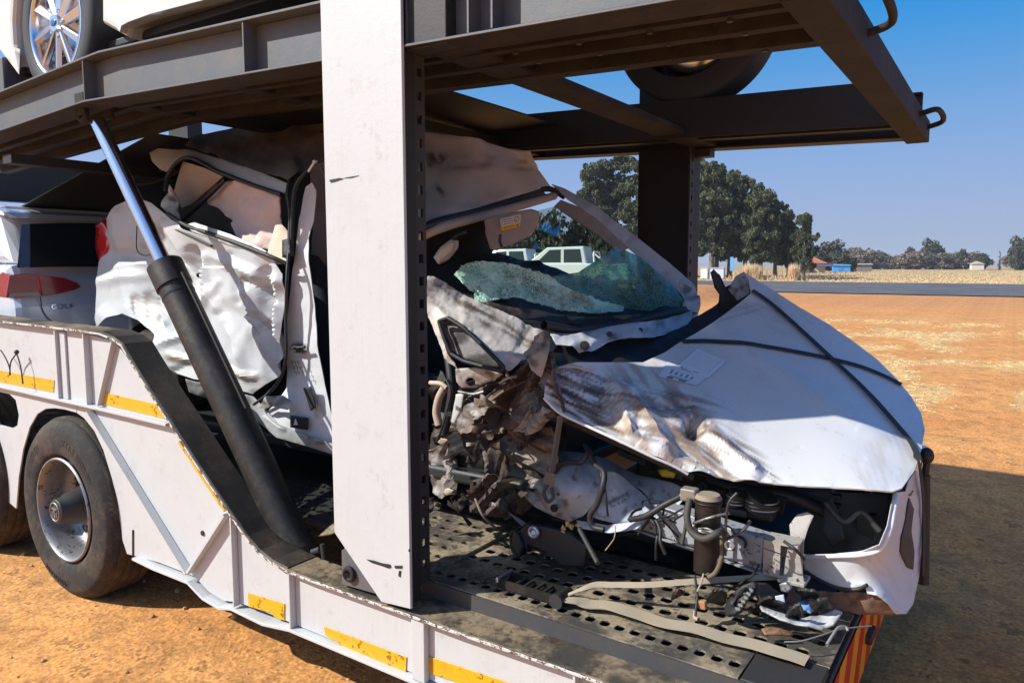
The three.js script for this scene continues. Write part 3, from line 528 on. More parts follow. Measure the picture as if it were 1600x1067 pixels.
{ // running wheels
  const wheelAt = (x, z, parent) => {
    const g = new THREE.Group(); g.name = 'wheel'; g.position.set(x, .45, z); parent.add(g);
    const R = .45, r = .262, w = .27;
    const prof = [[r - .006, -.03], [r + .01, -.005], [r + .03, .006], [.32, .012], [.36, .012], [.40, .006], [.415, .0], [.425, -.012], [.442, -.022], [.4485, -.04], [.45, -.08], [.452, -w / 2], [.45, -w + .08], [.44, -w + .02], [.40, -w], [.33, -w - .01], [r, -w]];
    const tyre = new THREE.LatheGeometry(prof.map(p => new THREE.Vector2(p[0], p[1])), 96).rotateX(Math.PI / 2);
    const sw = mesh('tyre', tyre, M.rubber, g);
    // tread ribs between circumferential grooves
    for (const [a, b] of [[.045, .082], [.09, .13], [.14, .18], [.188, .228]]) mesh('tread_rib', new THREE.LatheGeometry([[.448, -a], [.458, -a - .004], [.458, -b + .004], [.448, -b]].map(p => new THREE.Vector2(...p)), 96).rotateX(Math.PI / 2), M.tread, sw);
    // rim: deep dish
    const rp = [[.262, -.002], [.258, .008], [.250, .006], [.244, -.01], [.236, -.03], [.232, -.10], [.225, -.135], [.19, -.150], [.15, -.155], [.13, -.15], [.125, -.16]];
    const rim = mesh('rim', new THREE.LatheGeometry(rp.map(p => new THREE.Vector2(...p)), 72).rotateX(Math.PI / 2), M.alloy, g);
    for (let k = 0; k < 8; k++) { const a = k / 8 * 6.283 + .2; mesh('rim_hole', rod(V3(Math.cos(a) * .195, Math.sin(a) * .195, -.144), V3(Math.cos(a) * .195, Math.sin(a) * .195, -.1505), .022), M.blackplastic, rim); }
    const hub = mesh('hub', new THREE.LatheGeometry([[.125, -.16], [.12, -.13], [.10, -.12], [.085, -.06], [.078, -.02], [.064, .0], [.062, .03], [.056, .037], [0, .038]].map(p => new THREE.Vector2(...p)), 40).rotateX(Math.PI / 2), M.darkmetal, g);
    mesh('hub_cap', [new THREE.TorusGeometry(.045, .004, 8, 32).translate(0, 0, .039), bx(-.026, .026, .012, .02, .036, .043), bx(-.005, .005, -.03, .014, .036, .043), bx(-.024, -.016, -.024, .0, .036, .043), bx(.016, .024, -.024, .0, .036, .043)], M.alloy, hub);
    for (let k = 0; k < 10; k++) { const a = k / 10 * 6.283; mesh('wheel_nut', rod(V3(Math.cos(a) * .142, Math.sin(a) * .142, -.155), V3(Math.cos(a) * .142, Math.sin(a) * .142, -.12), .015, .013, 6), M.darkmetal, hub); }
    const txt = (s, a0, rad, size) => { const L = []; let a = a0; for (const ch of s) { const t = new TextGeometry(ch, { font: FONT, size, depth: .003, curveSegments: 2 }); t.computeBoundingBox(); const wd = ch === ' ' ? size * .4 : t.boundingBox.max.x - t.boundingBox.min.x + size * .14; if (ch !== ' ') { t.translate(-wd / 2, 0, 0); t.rotateZ(-(a + wd / 2 / rad)); const aa = Math.PI / 2 - (a + wd / 2 / rad); t.translate(Math.cos(aa) * rad, Math.sin(aa) * rad, .010); L.push(t); } a += wd / rad; } mesh('sidewall_lettering', L, M.lettering, sw); };
    txt('MICHELIN', -1.25, .335, .034); txt('XTA2 ENERGY', .15, .335, .032); 
    { const L = []; const s = '285/70R19.5'; let a = Math.PI + .55; for (const ch of s) { const t = new TextGeometry(ch, { font: FONT, size: .024, depth: .003, curveSegments: 2 }); t.computeBoundingBox(); const wd = t.boundingBox.max.x - t.boundingBox.min.x + .004; t.translate(-wd / 2, -.024, 0); const rad = .36; const am = a - wd / 2 / rad; t.rotateZ(-am + Math.PI); const aa = Math.PI / 2 - am; t.translate(Math.cos(aa) * rad, Math.sin(aa) * rad, .0105); L.push(t); a -= wd / rad; } mesh('sidewall_lettering', L, M.lettering, sw); }
    return g;
  };
  const w0 = wheelAt(-3.83, -1.712, trailer);
  for (const [x, z, f] of [[-4.98, -1.712, 0], [-6.2, -1.712, 0]]) { const c = w0.clone(); c.position.set(x, .45, z); trailer.add(c); }
  for (const x of [-3.83, -4.98, -6.2]) { const c = w0.clone(); c.rotation.y = Math.PI; c.position.set(x, .45, -4.26); trailer.add(c); T('axle', rod(V3(x, .45, -1.9), V3(x, .45, -4.1), .06), M.darkmetal); }
  T('chassis_beam', bx(-7.5, -1.0, .55, .75, -2.6, -2.75).translate(0, -.2, 0), M.black); T('chassis_beam', bx(-7.5, -1.0, .35, .55, -3.2, -3.35), M.black);
    T('side_web', bx(-9, -5.5, 1.0, 1.345, ZN - .07, ZN - .062), M.white); T('top_flange', bx(-9, -5.5, 1.345, 1.358, ZN - .14, ZN), M.flange);
}

// ---------- the wrecked white hatchback ----------
const wreck = thing('wrecked_car', 'crushed white hatchback with buckled bonnet, smashed windscreen and torn open front wheel bay', 'car');
const W = (n, g, m, p = wreck) => mesh(n, g, m, p);
const sheetPart = (n, o, m, p = wreck) => { const s = sheet(o); const k = W(n, s.g, m, p); k.userData.sheet = undefined; delete k.userData.sheet; return s; };
const BROWN = [.13, .078, .045], DKBROWN = [.05, .032, .022], TAN = [.44, .31, .20], CREAM = [.70, .62, .53], WHITE = [.80, .80, .80], GREY = [.42, .42, .43], PLUM = [.30, .24, .20];
// scraped dirt and bare spots: streaks that run along ang, inside an ellipse
function scrape(c, px, py, cx, cy, rx, ry, ang, col, str, f = 1) {
  const a = ang, dx = px - cx, dy = py - cy, u = dx * Math.cos(a) + dy * Math.sin(a), v = -dx * Math.sin(a) + dy * Math.cos(a);
  const e = (u / rx) ** 2 + (v / ry) ** 2; if (e > 1.6) return c;
  const n = noise(u * .011 * f, v * .13 * f, cx * .7) + .55 * noise(u * .02 * f, v * .26 * f, cy * .7) + .4 * noise(px * .035, py * .035, 3);
  return mix3(c, col, clamp((smooth(-.15, .35, n)) * smooth(1.5, .5, e) * str));
}
const blot = (c, px, py, f, lo, hi, col, str, k = 0) => mix3(c, col, smooth(lo, hi, fbm(px * f, py * f, 40 + k, 4)) * str);

const tri = t => Math.abs((t - Math.floor(t)) * 2 - 1) * 2 - 1;
const ridges = (x, y, list) => { let d = 0; for (const [x0, y0, x1, y1, w, a] of list) { const L2 = (x1 - x0) ** 2 + (y1 - y0) ** 2, t = clamp(((x - x0) * (x1 - x0) + (y - y0) * (y1 - y0)) / L2), q = Math.hypot(x - x0 - t * (x1 - x0), y - y0 - t * (y1 - y0)); if (q < w) d += a * (1 - q / w) * (.55 + .45 * Math.sin(Math.PI * clamp(t, .05, .95))); } return d; };
// --- bonnet ---
const bonnetCol = (x, y) => {
  let c = WHITE.slice();
  c = blot(c, x, y, .012, .08, .4, [.72, .67, .60], .2, 2);
  c = scrape(c, x, y, 905, 612, 75, 34, .38, BROWN, 1); c = scrape(c, x, y, 930, 650, 80, 16, .42, BROWN, .9); c = scrape(c, x, y, 900, 600, 60, 30, .3, DKBROWN, .8, 2);
  c = scrape(c, x, y, 1150, 712, 75, 20, .55, BROWN, .95); c = scrape(c, x, y, 1030, 650, 110, 60, .9, [.55, .40, .29], .75, .8); c = scrape(c, x, y, 1030, 655, 90, 50, .3, BROWN, .6, 1.6); c = scrape(c, x, y, 1100, 700, 80, 34, .6, [.45, .31, .21], .8, 1.2); c = scrape(c, x, y, 1060, 700, 110, 34, .5, TAN, .7);
  c = scrape(c, x, y, 1060, 622, 90, 10, .32, BROWN, .6); c = scrape(c, x, y, 885, 590, 40, 14, .2, PLUM, .8); c = scrape(c, x, y, 1082, 668, 14, 26, 1.4, DKBROWN, .9, 2);
  c = scrape(c, x, y, 1120, 690, 90, 26, .5, BROWN, .55, 1.4); c = scrape(c, x, y, 1010, 640, 60, 10, .2, BROWN, .5, 1.5);
  c = scrape(c, x, y, 1200, 480, 60, 14, .5, PLUM, .25); c = scrape(c, x, y, 1390, 720, 40, 60, 1.2, [.6, .52, .42], .35);
  c = scrape(c, x, y, 1150, 490, 50, 14, -.3, PLUM, .4);
  return c;
};
const bonnet = sheetPart('bonnet', {
  s: 3.3, seed: 3, th: .005, relax: 1200, ease: 160, jit: .02,
  pts: [[870, 573, -2.2], [900, 566, -2.28], [950, 566, -2.42], [1005, 566, -2.6], [1040, 550, -2.72], [1062, 535, -2.85], [1110, 508, -3.05], [1155, 474, -3.3], [1174, 458, -3.4], [1170, 436, -3.48], [1163, 425, -3.5], [1200, 448, -3.53], [1250, 480, -3.52], [1295, 506, -3.5], [1335, 534, -3.46], [1372, 562, -3.42], [1402, 592, -3.35], [1425, 620, -3.25], [1440, 645, -3.15], [1446, 672, -3.0], [1441, 700, -2.85], [1428, 738, -2.65], [1410, 762, -2.5], [1395, 768, -2.46], [1363, 765, -2.42], [1300, 761, -2.38], [1251, 759, -2.345], [1195, 754, -2.31], [1150, 747, -2.28], [1096, 739, -2.25], [1075, 739, -2.22], [1054, 727, -2.20], [1020, 712, -2.17], [968, 687, -2.14], [918, 664, -2.13], [873, 643, -2.12], [850, 622, -2.12], [852, 600, -2.14], [860, 585, -2.17]],
  inner: [[880, 600, -2.17], [940, 610, -2.22], [940, 640, -2.16], [1000, 610, -2.36], [1000, 660, -2.17], [1060, 600, -2.52], [1060, 650, -2.30], [1120, 620, -2.60], [1110, 690, -2.30], [1085, 715, -2.205], [1160, 690, -2.38], [1150, 570, -2.82], [1250, 632, -2.72], [1250, 700, -2.50], [1300, 580, -3.08], [1340, 668, -2.66], [1350, 720, -2.50], [1390, 640, -2.98], [1210, 520, -3.2], [1300, 535, -3.35], [1395, 740, -2.50], [1235, 490, -3.45], [1200, 740, -2.345], [1300, 745, -2.42], [1150, 725, -2.325]],
  crease: { n: 170, amp: .017 }, wob: .0015, wf: 2, sharp: .5,
  damage: (x, y) => { const d = (x - 1010) * .0 + 0; return smooth(1195, 1100, x) * smooth(585, 650, y + (1010 - x) * .10) * .95; },
  extra: (x, y) => { let d = 0; const dent = (cx, cy, r, a) => { const q = ((x - cx) ** 2 + (y - cy) ** 2) / (r * r); d += a * Math.exp(-q); }; const ridge = (x0, y0, x1, y1, w, a) => { const L = Math.hypot(x1 - x0, y1 - y0), t = clamp(((x - x0) * (x1 - x0) + (y - y0) * (y1 - y0)) / (L * L)), q = Math.hypot(x - x0 - t * (x1 - x0), y - y0 - t * (y1 - y0)); d += a * Math.max(0, 1 - q / w) * (t > 0 && t < 1 ? 1 : .8); }; dent(1085, 668, 13, -.05); ridge(980, 615, 1040, 700, 22, .03); ridge(1000, 690, 1085, 735, 20, .02); ridge(1085, 668, 1150, 735, 20, -.025); ridge(1100, 672, 1180, 738, 16, .025); ridge(1010, 640, 1075, 632, 10, -.02); ridge(960, 600, 985, 680, 16, .02); const u = (x - 1130) * .86 + (y - 500) * .5; return d + .006 * Math.exp(-((((x - 1190) * .55 - (y - 560) * .83) / 14) ** 2)); },
  color: bonnetCol,
}, M.bonnet);
// edge bead and torn liner under the bonnet's near edge
W('bonnet_edge', tube([[850, 622, -2.122], [873, 644, -2.122], [918, 666, -2.132], [968, 689, -2.142], [1020, 714, -2.172], [1054, 729, -2.202], [1075, 741, -2.222]].map(p => Pz(...p)), .005, 60), M.carwhite);
W('bonnet_frame', bar(Pz(885, 655, -2.3), Pz(1085, 745, -2.40), .03, .02), M.blackplastic);
W('bonnet_liner', sheet({ s: 12, pts: [[900, 590, -2.35], [1000, 580, -2.65], [1150, 560, -2.95], [1300, 560, -3.35], [1420, 650, -3.15], [1400, 745, -2.6], [1200, 742, -2.42], [1080, 728, -2.32], [920, 655, -2.24]], wob: .01, th: .004 }).g.translate(0, -.03, -.02), M.blackplastic);

// sticker sheets on the bonnet: grid of faint print, no code
{
  const decal = (c4, draw, w, h) => {
    const cv = document.createElement('canvas'); cv.width = w; cv.height = h; draw(cv.getContext('2d'), w, h); const tx = new THREE.CanvasTexture(cv); tx.colorSpace = THREE.SRGBColorSpace;
    const N = 8, pos = [], uv = [], idx = [];
    for (let j = 0; j <= N; j++) for (let i = 0; i <= N; i++) { const u = i / N, v = j / N; const x = (c4[0][0] * (1 - u) + c4[1][0] * u) * (1 - v) + (c4[3][0] * (1 - u) + c4[2][0] * u) * v, y = (c4[0][1] * (1 - u) + c4[1][1] * u) * (1 - v) + (c4[3][1] * (1 - u) + c4[2][1] * u) * v; const p = bonnet.at(x, y, .0045); pos.push(p.x, p.y, p.z); uv.push(u, 1 - v); }
    for (let j = 0; j < N; j++) for (let i = 0; i < N; i++) { const a = j * (N + 1) + i; idx.push(a, a + 1, a + N + 1, a + 1, a + N + 2, a + N + 1); }
    const g = new THREE.BufferGeometry(); g.setAttribute('position', new THREE.Float32BufferAttribute(pos, 3)); g.setAttribute('uv', new THREE.Float32BufferAttribute(uv, 2)); g.setIndex(idx); g.computeVertexNormals();
    mesh('sticker', g, std([.85, .85, .84], .5, 0, { map: tx }), wreck, true);
  };
  decal([[1056, 575], [1090, 546], [1134, 566], [1106, 592]], (c, w, h) => { c.fillStyle = '#e9ecef'; c.fillRect(0, 0, w, h); c.strokeStyle = '#9aa0a8'; c.lineWidth = 5; for (let k = 1; k < 9; k++) { c.beginPath(); c.moveTo(w * (.18 + k * .088), h * .08); c.lineTo(w * (.18 + k * .088), h * .86); c.stroke(); } c.fillStyle = '#6e737b'; for (let k = 0; k < 9; k++) c.fillRect(w * (.2 + k * .085), h * .86, 14, 10); c.fillStyle = '#50545c'; c.fillRect(w * .05, h * .1, 22, 60); c.fillRect(w * .05, h * .5, 14, 50); }, 512, 300);
  decal([[1028, 590], [1043, 566], [1105, 590], [1088, 604]], (c, w, h) => { c.fillStyle = '#dfe3e8'; c.fillRect(0, 0, w, h); c.fillStyle = '#4a4e56'; c.fillRect(w * .06, h * .2, w * .1, h * .16); c.fillRect(w * .06, h * .5, w * .1, h * .2); c.fillRect(w * .2, h * .25, w * .05, h * .5); c.fillStyle = '#8a9099'; for (let k = 0; k < 5; k++) c.fillRect(w * .36, h * (.2 + k * .13), w * (.28 - (k % 3) * .04), h * .05); c.fillRect(w * .86, h * .3, w * .06, h * .4); }, 512, 200);
}

// --- body side: rear quarter and door, badly dented ---
const sideCol = (x, y) => {
  let c = [.70, .70, .70]; c = blot(c, x, y, .02, .15, .45, [.62, .58, .52], .4, 5);
  c = scrape(c, x, y, 232, 475, 24, 32, 1.45, BROWN, .95); c = scrape(c, x, y, 238, 395, 24, 26, .3, GREY, .7); c = scrape(c, x, y, 300, 425, 30, 14, 1.2, PLUM, .7); c = scrape(c, x, y, 330, 460, 8, 26, 1.9, TAN, .6); c = scrape(c, x, y, 420, 470, 26, 22, .6, GREY, .6); c = scrape(c, x, y, 410, 515, 26, 18, -.7, GREY, .6); c = scrape(c, x, y, 300, 562, 40, 12, .1, TAN, .6); c = scrape(c, x, y, 210, 420, 20, 10, .2, GREY, .6); c = scrape(c, x, y, 370, 585, 50, 14, .3, TAN, .45); c = scrape(c, x, y, 250, 350, 30, 14, .6, TAN, .5);
  return c;
};
sheetPart('rear_side_panel', {
  s: 4, seed: 12, th: .004, relax: 160, sharp: .45, jit: .1,
  pts: [[166, 342, -2.36], [182, 322, -2.34], [215, 309, -2.32], [240, 318, -2.26], [262, 335, -2.2], [290, 358, -2.16], [335, 373, -2.13], [385, 390, -2.12], [425, 408, -2.12], [441, 428, -2.14], [445, 470, -2.15], [443, 520, -2.15], [441, 560, -2.15], [428, 588, -2.15], [398, 615, -2.15], [350, 600, -2.15], [300, 592, -2.15], [268, 582, -2.16], [247, 552, -2.18], [232, 520, -2.2], [215, 500, -2.22], [192, 490, -2.26], [170, 496, -2.3], [150, 512, -2.35], [147, 500, -2.36], [152, 460, -2.37], [156, 410, -2.37], [162, 395, -2.36], [172, 376, -2.35], [168, 356, -2.36]],
  inner: [[230, 380, -2.23], [240, 460, -2.30], [280, 430, -2.19], [300, 405, -2.24], [325, 480, -2.13], [360, 440, -2.12], [380, 520, -2.10], [340, 560, -2.11], [200, 450, -2.27], [270, 520, -2.22], [410, 470, -2.19], [415, 540, -2.20], [300, 580, -2.18], [360, 590, -2.14]],
  crease: { n: 90, amp: .020 }, wob: .002, wf: 5, color: sideCol, extra: (x, y) => 1.5 * ridges(x, y, [[415, 430, 428, 600, 16, -.035], [432, 440, 440, 590, 9, .022], [300, 392, 312, 450, 12, -.045], [318, 400, 322, 450, 8, .02], [234, 425, 240, 512, 26, -.06], [258, 430, 262, 500, 12, .03], [262, 350, 335, 480, 12, .022], [330, 400, 440, 445, 14, .018], [196, 398, 282, 412, 10, -.022], [398, 500, 440, 556, 15, -.032], [270, 556, 400, 588, 9, .02], [182, 335, 200, 480, 16, .018], [350, 500, 398, 606, 11, .016], [215, 350, 236, 398, 10, -.02], [280, 500, 340, 560, 10, -.018], [360, 400, 372, 470, 9, -.016], [160, 440, 215, 430, 12, .014], [385, 440, 430, 470, 10, -.024], [250, 540, 300, 520, 9, .016], [340, 440, 300, 500, 8, .012]]),
}, M.carvc);
W('quarter_seam', tube(pts3([[153, 408, -2.362], [158, 440, -2.362], [156, 480, -2.36], [149, 505, -2.352]]), .003), M.blackplastic);
sheetPart('tail_lamp', { s: 5, seed: 4, th: .03, pts: [[149, 352, -2.37], [158, 344, -2.355], [167, 357, -2.35], [173, 377, -2.345], [163, 395, -2.35], [153, 407, -2.36], [148, 385, -2.37]], inner: [[160, 372, -2.32]] }, phy([.55, .015, .02], .15, { clearcoat: 1 }));
W('fuel_cap_edge', tube(pts3([[213, 354, -2.24], [232, 352, -2.23], [236, 395, -2.245], [214, 392, -2.26], [213, 354, -2.24]]), .003), M.darkmetal);
W('bolt_hole', rod(Pz(310, 430, -2.18), Pz(310, 430, -2.2), .012), M.blackplastic);
// waist moulding of the rear door
W('waist_moulding', [tube(pts3([[262, 334, -2.19], [290, 352, -2.15], [330, 366, -2.12], [380, 384, -2.105], [425, 402, -2.11], [447, 412, -2.14]]), .010, 50), tube(pts3([[255, 350, -2.2], [300, 370, -2.14], [330, 384, -2.12]]), .006, 30)], M.blackplastic);
sheetPart('waist_trim', { s: 4, seed: 5, pts: [[288, 350, -2.15], [305, 348, -2.15], [360, 366, -2.12], [415, 392, -2.11], [410, 400, -2.105], [350, 380, -2.11], [300, 362, -2.13]], crease: { n: 20, amp: .01 }, color: (x, y) => blot([.72, .7, .64], x, y, .05, .0, .3, BROWN, .7) }, M.carvc);
// rear tyre in the arch
{
  const g = new THREE.Group(); g.name = 'rear_wheel'; wreck.add(g); g.position.set(-4.0, .985, -2.28);
  const ty = W('tyre', new THREE.LatheGeometry([[.19, 0], [.22, .012], [.28, .01], [.30, -.015], [.305, -.1], [.30, -.17], [.27, -.19], [.19, -.18]].map(p => new THREE.Vector2(...p)), 64).rotateX(Math.PI / 2), M.rubber, g);
  for (let k = 0; k < 60; k++) { const a = k / 60 * 6.283; W('tread_block', bx(-.012, .012, .303, .311, -.03, -.17).rotateZ(a), M.tread, ty).userData.kind = 'stuff'; }
  W('rim', new THREE.LatheGeometry([[.2, -.01], [.18, -.05], [.08, -.04], [0, -.03]].map(p => new THREE.Vector2(...p)), 48).rotateX(Math.PI / 2), M.alloy, g);
}
W('wheel_arch_liner', new THREE.CylinderGeometry(.36, .36, .3, 40, 1, true, Math.PI / 2 - 1.7, 3.4).rotateX(Math.PI / 2).rotateZ(Math.PI / 2).translate(-4.0, .98, -2.45), M.blackplastic);

// --- rear window opening, roof rail, lining, curtain airbag ---
sheetPart('roof_rail', { s: 6, seed: 15, pts: [[232, 238, -2.42], [245, 231, -2.44], [290, 234, -2.40], [350, 250, -2.32], [410, 270, -2.26], [448, 286, -2.22], [441, 302, -2.2], [400, 288, -2.22], [345, 268, -2.26], [288, 246, -2.32], [268, 258, -2.33], [258, 268, -2.34], [248, 264, -2.36], [236, 252, -2.4]], crease: { n: 20, amp: .012 }, color: (x, y) => blot([.62, .60, .57], x, y, .03, 0, .35, [.35, .3, .26], .6, 3) }, M.carvc);
sheetPart('roof_skin', { s: 7, seed: 19, pts: [[335, 208, -2.75], [380, 196, -2.8], [430, 186, -2.85], [520, 182, -2.9], [520, 240, -2.55], [495, 252, -2.45], [450, 284, -2.25], [410, 268, -2.29], [350, 249, -2.35], [290, 232, -2.43], [300, 218, -2.6]], crease: { n: 40, amp: .022 }, wob: .008, color: (x, y) => blot([.36, .29, .24], x, y, .03, -.05, .3, [.2, .14, .1], .75, 3) }, M.carvc);  // brown tone holds dirt plus painted-in shade and ground bounce under the deck
W('window_frame', tube(pts3([[257, 300, -2.28], [262, 272, -2.31], [286, 247, -2.31], [345, 270, -2.25], [400, 291, -2.21], [440, 304, -2.19]]), .010, 60), M.blackplastic);
sheetPart('pillar_trim', { s: 7, seed: 16, pts: [[285, 252, -2.36], [320, 262, -2.32], [350, 275, -2.3], [330, 292, -2.38], [300, 318, -2.42], [283, 325, -2.4], [272, 300, -2.4]], crease: { n: 10, amp: .01 } }, M.beige);
W('pillar_trim_edge', tube(pts3([[352, 280, -2.29], [332, 300, -2.35], [305, 325, -2.38], [285, 345, -2.36], [282, 352, -2.3]]), .011, 40), M.blackplastic);
sheetPart('torn_pillar', { s: 4, seed: 17, pts: [[255, 302, -2.26], [264, 288, -2.28], [272, 300, -2.28], [276, 325, -2.24], [283, 345, -2.2], [279, 352, -2.18], [264, 336, -2.2], [250, 322, -2.24]], crease: { n: 24, amp: .03 }, color: (x, y) => blot([.62, .6, .56], x, y, .06, -.1, .25, DKBROWN, .9) }, M.carvc);
sheetPart('curtain_airbag', { s: 6, seed: 18, th: .01, pts: [[320, 296, -2.42], [345, 284, -2.36], [370, 282, -2.3], [410, 294, -2.25], [434, 308, -2.22], [436, 350, -2.24], [426, 392, -2.22], [400, 386, -2.22], [378, 378, -2.2], [368, 368, -2.22], [362, 345, -2.32], [340, 326, -2.4], [326, 318, -2.42]], inner: [[380, 330, -2.2], [410, 350, -2.19], [350, 310, -2.32]], wob: .022, wf: 9, relax: 40 }, std([.70, .53, .46], .95, 0, { bumpMap: bFine, bumpScale: .002 }));
sheetPart('door_frame_lining', { s: 5, seed: 20, pts: [[430, 352, -2.2], [440, 350, -2.2], [447, 360, -2.2], [448, 412, -2.16], [432, 412, -2.15], [416, 402, -2.15], [420, 380, -2.17]], crease: { n: 10, amp: .012 } }, std([.66, .54, .40], .8));
W('door_lock_box', sheet({ s: 4, pts: [[440, 375, -2.17], [452, 372, -2.17], [453, 398, -2.15], [440, 402, -2.15]], th: .02, wob: .006 }).g, M.blackplastic);
// door frame edge and pillar
W('door_edge_rubber', tube(pts3([[452, 280, -2.2], [448, 300, -2.18], [452, 330, -2.19], [451, 380, -2.17], [448, 430, -2.13], [446, 500, -2.13], [446, 560, -2.13], [438, 590, -2.13], [418, 615, -2.12], [396, 632, -2.12]]), .007, 90), M.blackplastic);
W('door_edge_rubber', tube(pts3([[490, 252, -2.22], [478, 268, -2.2], [462, 290, -2.19], [457, 330, -2.18], [455, 380, -2.18]]), .009, 60), M.blackplastic);
W('seat_belt_anchor', [new THREE.SphereGeometry(.012, 10, 8).translate(...Pz(492, 252, -2.2).toArray()), rod(Pz(492, 252, -2.2), Pz(482, 268, -2.2), .007)], M.steel);
sheetPart('centre_pillar', {
  s: 5, seed: 21, sharp: .7,
  pts: [[477, 292, -2.25], [486, 285, -2.25], [492, 298, -2.25], [489, 345, -2.23], [481, 372, -2.22], [482, 410, -2.2], [490, 470, -2.2], [497, 540, -2.2], [506, 600, -2.2], [516, 640, -2.2], [530, 700, -2.2], [480, 684, -2.17], [435, 668, -2.15], [408, 650, -2.15], [432, 628, -2.17], [448, 606, -2.2], [449, 570, -2.23], [446, 530, -2.22], [451, 470, -2.2], [455, 420, -2.2], [462, 380, -2.2], [470, 330, -2.23]],
  inner: [[475, 450, -2.165], [478, 540, -2.17], [480, 620, -2.16], [472, 390, -2.18], [500, 660, -2.18], [455, 650, -2.16]],
  crease: { n: 50, amp: .007 }, wob: .006, color: (x, y) => { let c = [.78, .78, .78]; c = scrape(c, x, y, 467, 545, 14, 10, 0, DKBROWN, 1); c = scrape(c, x, y, 500, 640, 12, 26, 1.2, GREY, .7); c = scrape(c, x, y, 470, 575, 20, 20, .3, GREY, .35); return blot(c, x, y, .03, .05, .4, [.55, .53, .5], .5); },
}, M.carvc);
sheetPart('pillar_slot', { s: 4, pts: [[473, 606, -2.155], [484, 604, -2.155], [493, 636, -2.16], [485, 642, -2.155]], th: .006 }, M.blackplastic);
sheetPart('warning_plate', { s: 5, pts: [[453, 649, -2.145], [481, 653, -2.15], [480, 672, -2.15], [453, 668, -2.145]], th: .004 }, M.blackplastic);
sheetPart('warning_mark', { s: 4, pts: [[458, 664, -2.142], [461, 654, -2.142], [465, 664, -2.142]], th: .002 }, std([.75, .75, .75], .5));
W('door_striker', [rod(Pz(457, 544, -2.16), Pz(476, 542, -2.16), .006), bx(-.03, .03, -.015, .015, -.006, .006, .004).translate(...Pz(466, 546, -2.175).toArray())], M.darkmetal);
{ const R = rng(77); for (let r = 0; r < 3; r++) for (let k = 0; k < 3; k++) { const p = Pz(456 + k * 5 + r * 3, 565 + r * 8, -2.163); W('marker_writing', bx(-.006, .006, -.001, .002, 0, .0015).rotateZ(R() * 3).translate(p.x, p.y, p.z + .004), M.blackplastic); const q = Pz(458 + k * 5 + r * 3, 567 + r * 8, -2.163); W('marker_writing', bx(-.001, .001, -.008, .006, 0, .0015).translate(q.x, q.y, q.z + .004), M.blackplastic); } }
sheetPart('crumpled_hinge', { s: 4, seed: 33, pts: [[418, 618, -2.1], [440, 618, -2.1], [452, 630, -2.1], [449, 640, -2.1], [430, 634, -2.1], [408, 640, -2.1], [398, 636, -2.1]], crease: { n: 24, amp: .025 }, color: (x, y) => blot([.55, .54, .52], x, y, .08, -.1, .3, DKBROWN, .8) }, M.carvc);
sheetPart('sill', { s: 6, seed: 34, pts: [[290, 592, -2.15], [345, 606, -2.15], [395, 618, -2.16], [432, 664, -2.14], [480, 684, -2.14], [530, 700, -2.14], [530, 716, -2.16], [480, 700, -2.16], [430, 684, -2.16], [380, 640, -2.2], [340, 628, -2.2], [295, 612, -2.2]], crease: { n: 24, amp: .014 }, color: (x, y) => blot([.6, .6, .6], x, y, .04, -.05, .3, DKBROWN, .85) }, M.carvc);
// cabin inside
W('front_seat', [new RoundedBoxGeometry(.18, .75, .5, 4, .07).rotateZ(.22).translate(-2.72, 1.35, -2.62), new RoundedBoxGeometry(.55, .2, .5, 4, .07).translate(-2.45, 1.02, -2.62), new RoundedBoxGeometry(.12, .2, .28, 4, .05).rotateZ(.2).translate(-2.82, 1.78, -2.62)], std([.022, .026, .04], .9));
W('front_seat', [new RoundedBoxGeometry(.18, .7, .5, 4, .07).rotateZ(.22).translate(-2.75, 1.2, -3.4), new RoundedBoxGeometry(.55, .2, .5, 4, .07).translate(-2.45, .98, -3.4)], std([.022, .026, .04], .9));
W('rear_seat', [new RoundedBoxGeometry(.2, .75, 1.3, 4, .07).rotateZ(.2).translate(-3.6, 1.3, -3.0), new RoundedBoxGeometry(.5, .2, 1.3, 4, .07).translate(-3.35, 1.02, -3.0)], std([.02, .022, .03], .9));
sheetPart('seat_side', { s: 9, seed: 35, pts: [[494, 400, -2.42], [540, 390, -2.42], [540, 705, -2.4], [520, 690, -2.38], [506, 600, -2.38], [496, 500, -2.4]], wob: .02 }, std([.03, .04, .075], .85));
sheetPart('pillar_lining', { s: 9, seed: 36, pts: [[484, 262, -2.4], [540, 240, -2.5], [540, 400, -2.45], [484, 430, -2.4], [488, 350, -2.38]], wob: .012 }, std([.16, .14, .14], .8));
W('seat_belt_cushion', sheet({ s: 5, seed: 37, th: .02, pts: [[514, 500, -2.34], [540, 495, -2.34], [540, 566, -2.34], [516, 562, -2.34]], wob: .012 }).g, std([.42, .28, .24], .9));
W('floor_pan', bx(-4.25, -1.45, .80, .86, -2.22, -3.78, .02), M.blackplastic);
W('far_side_panel', plate([[-4.35, .9], [-4.4, 1.65], [-4.1, 1.72], [-2.0, 1.42], [-1.35, 1.35], [-1.3, .85]], -3.83, .03), M.carwhite);
W('tailgate', [bx(-4.45, -4.41, .95, 1.7, -2.42, -3.75, .01), bx(-4.42, -4.3, 1.66, 1.72, -2.45, -3.75, .01)], M.carwhite);
W('far_pillar', [bar(V3(-2.85, 1.45, -3.8), V3(-2.95, 2.06, -3.65), .05, .09), bar(V3(-4.2, 1.7, -3.78), V3(-3.7, 2.12, -3.6), .05, .16)], M.blackplastic);
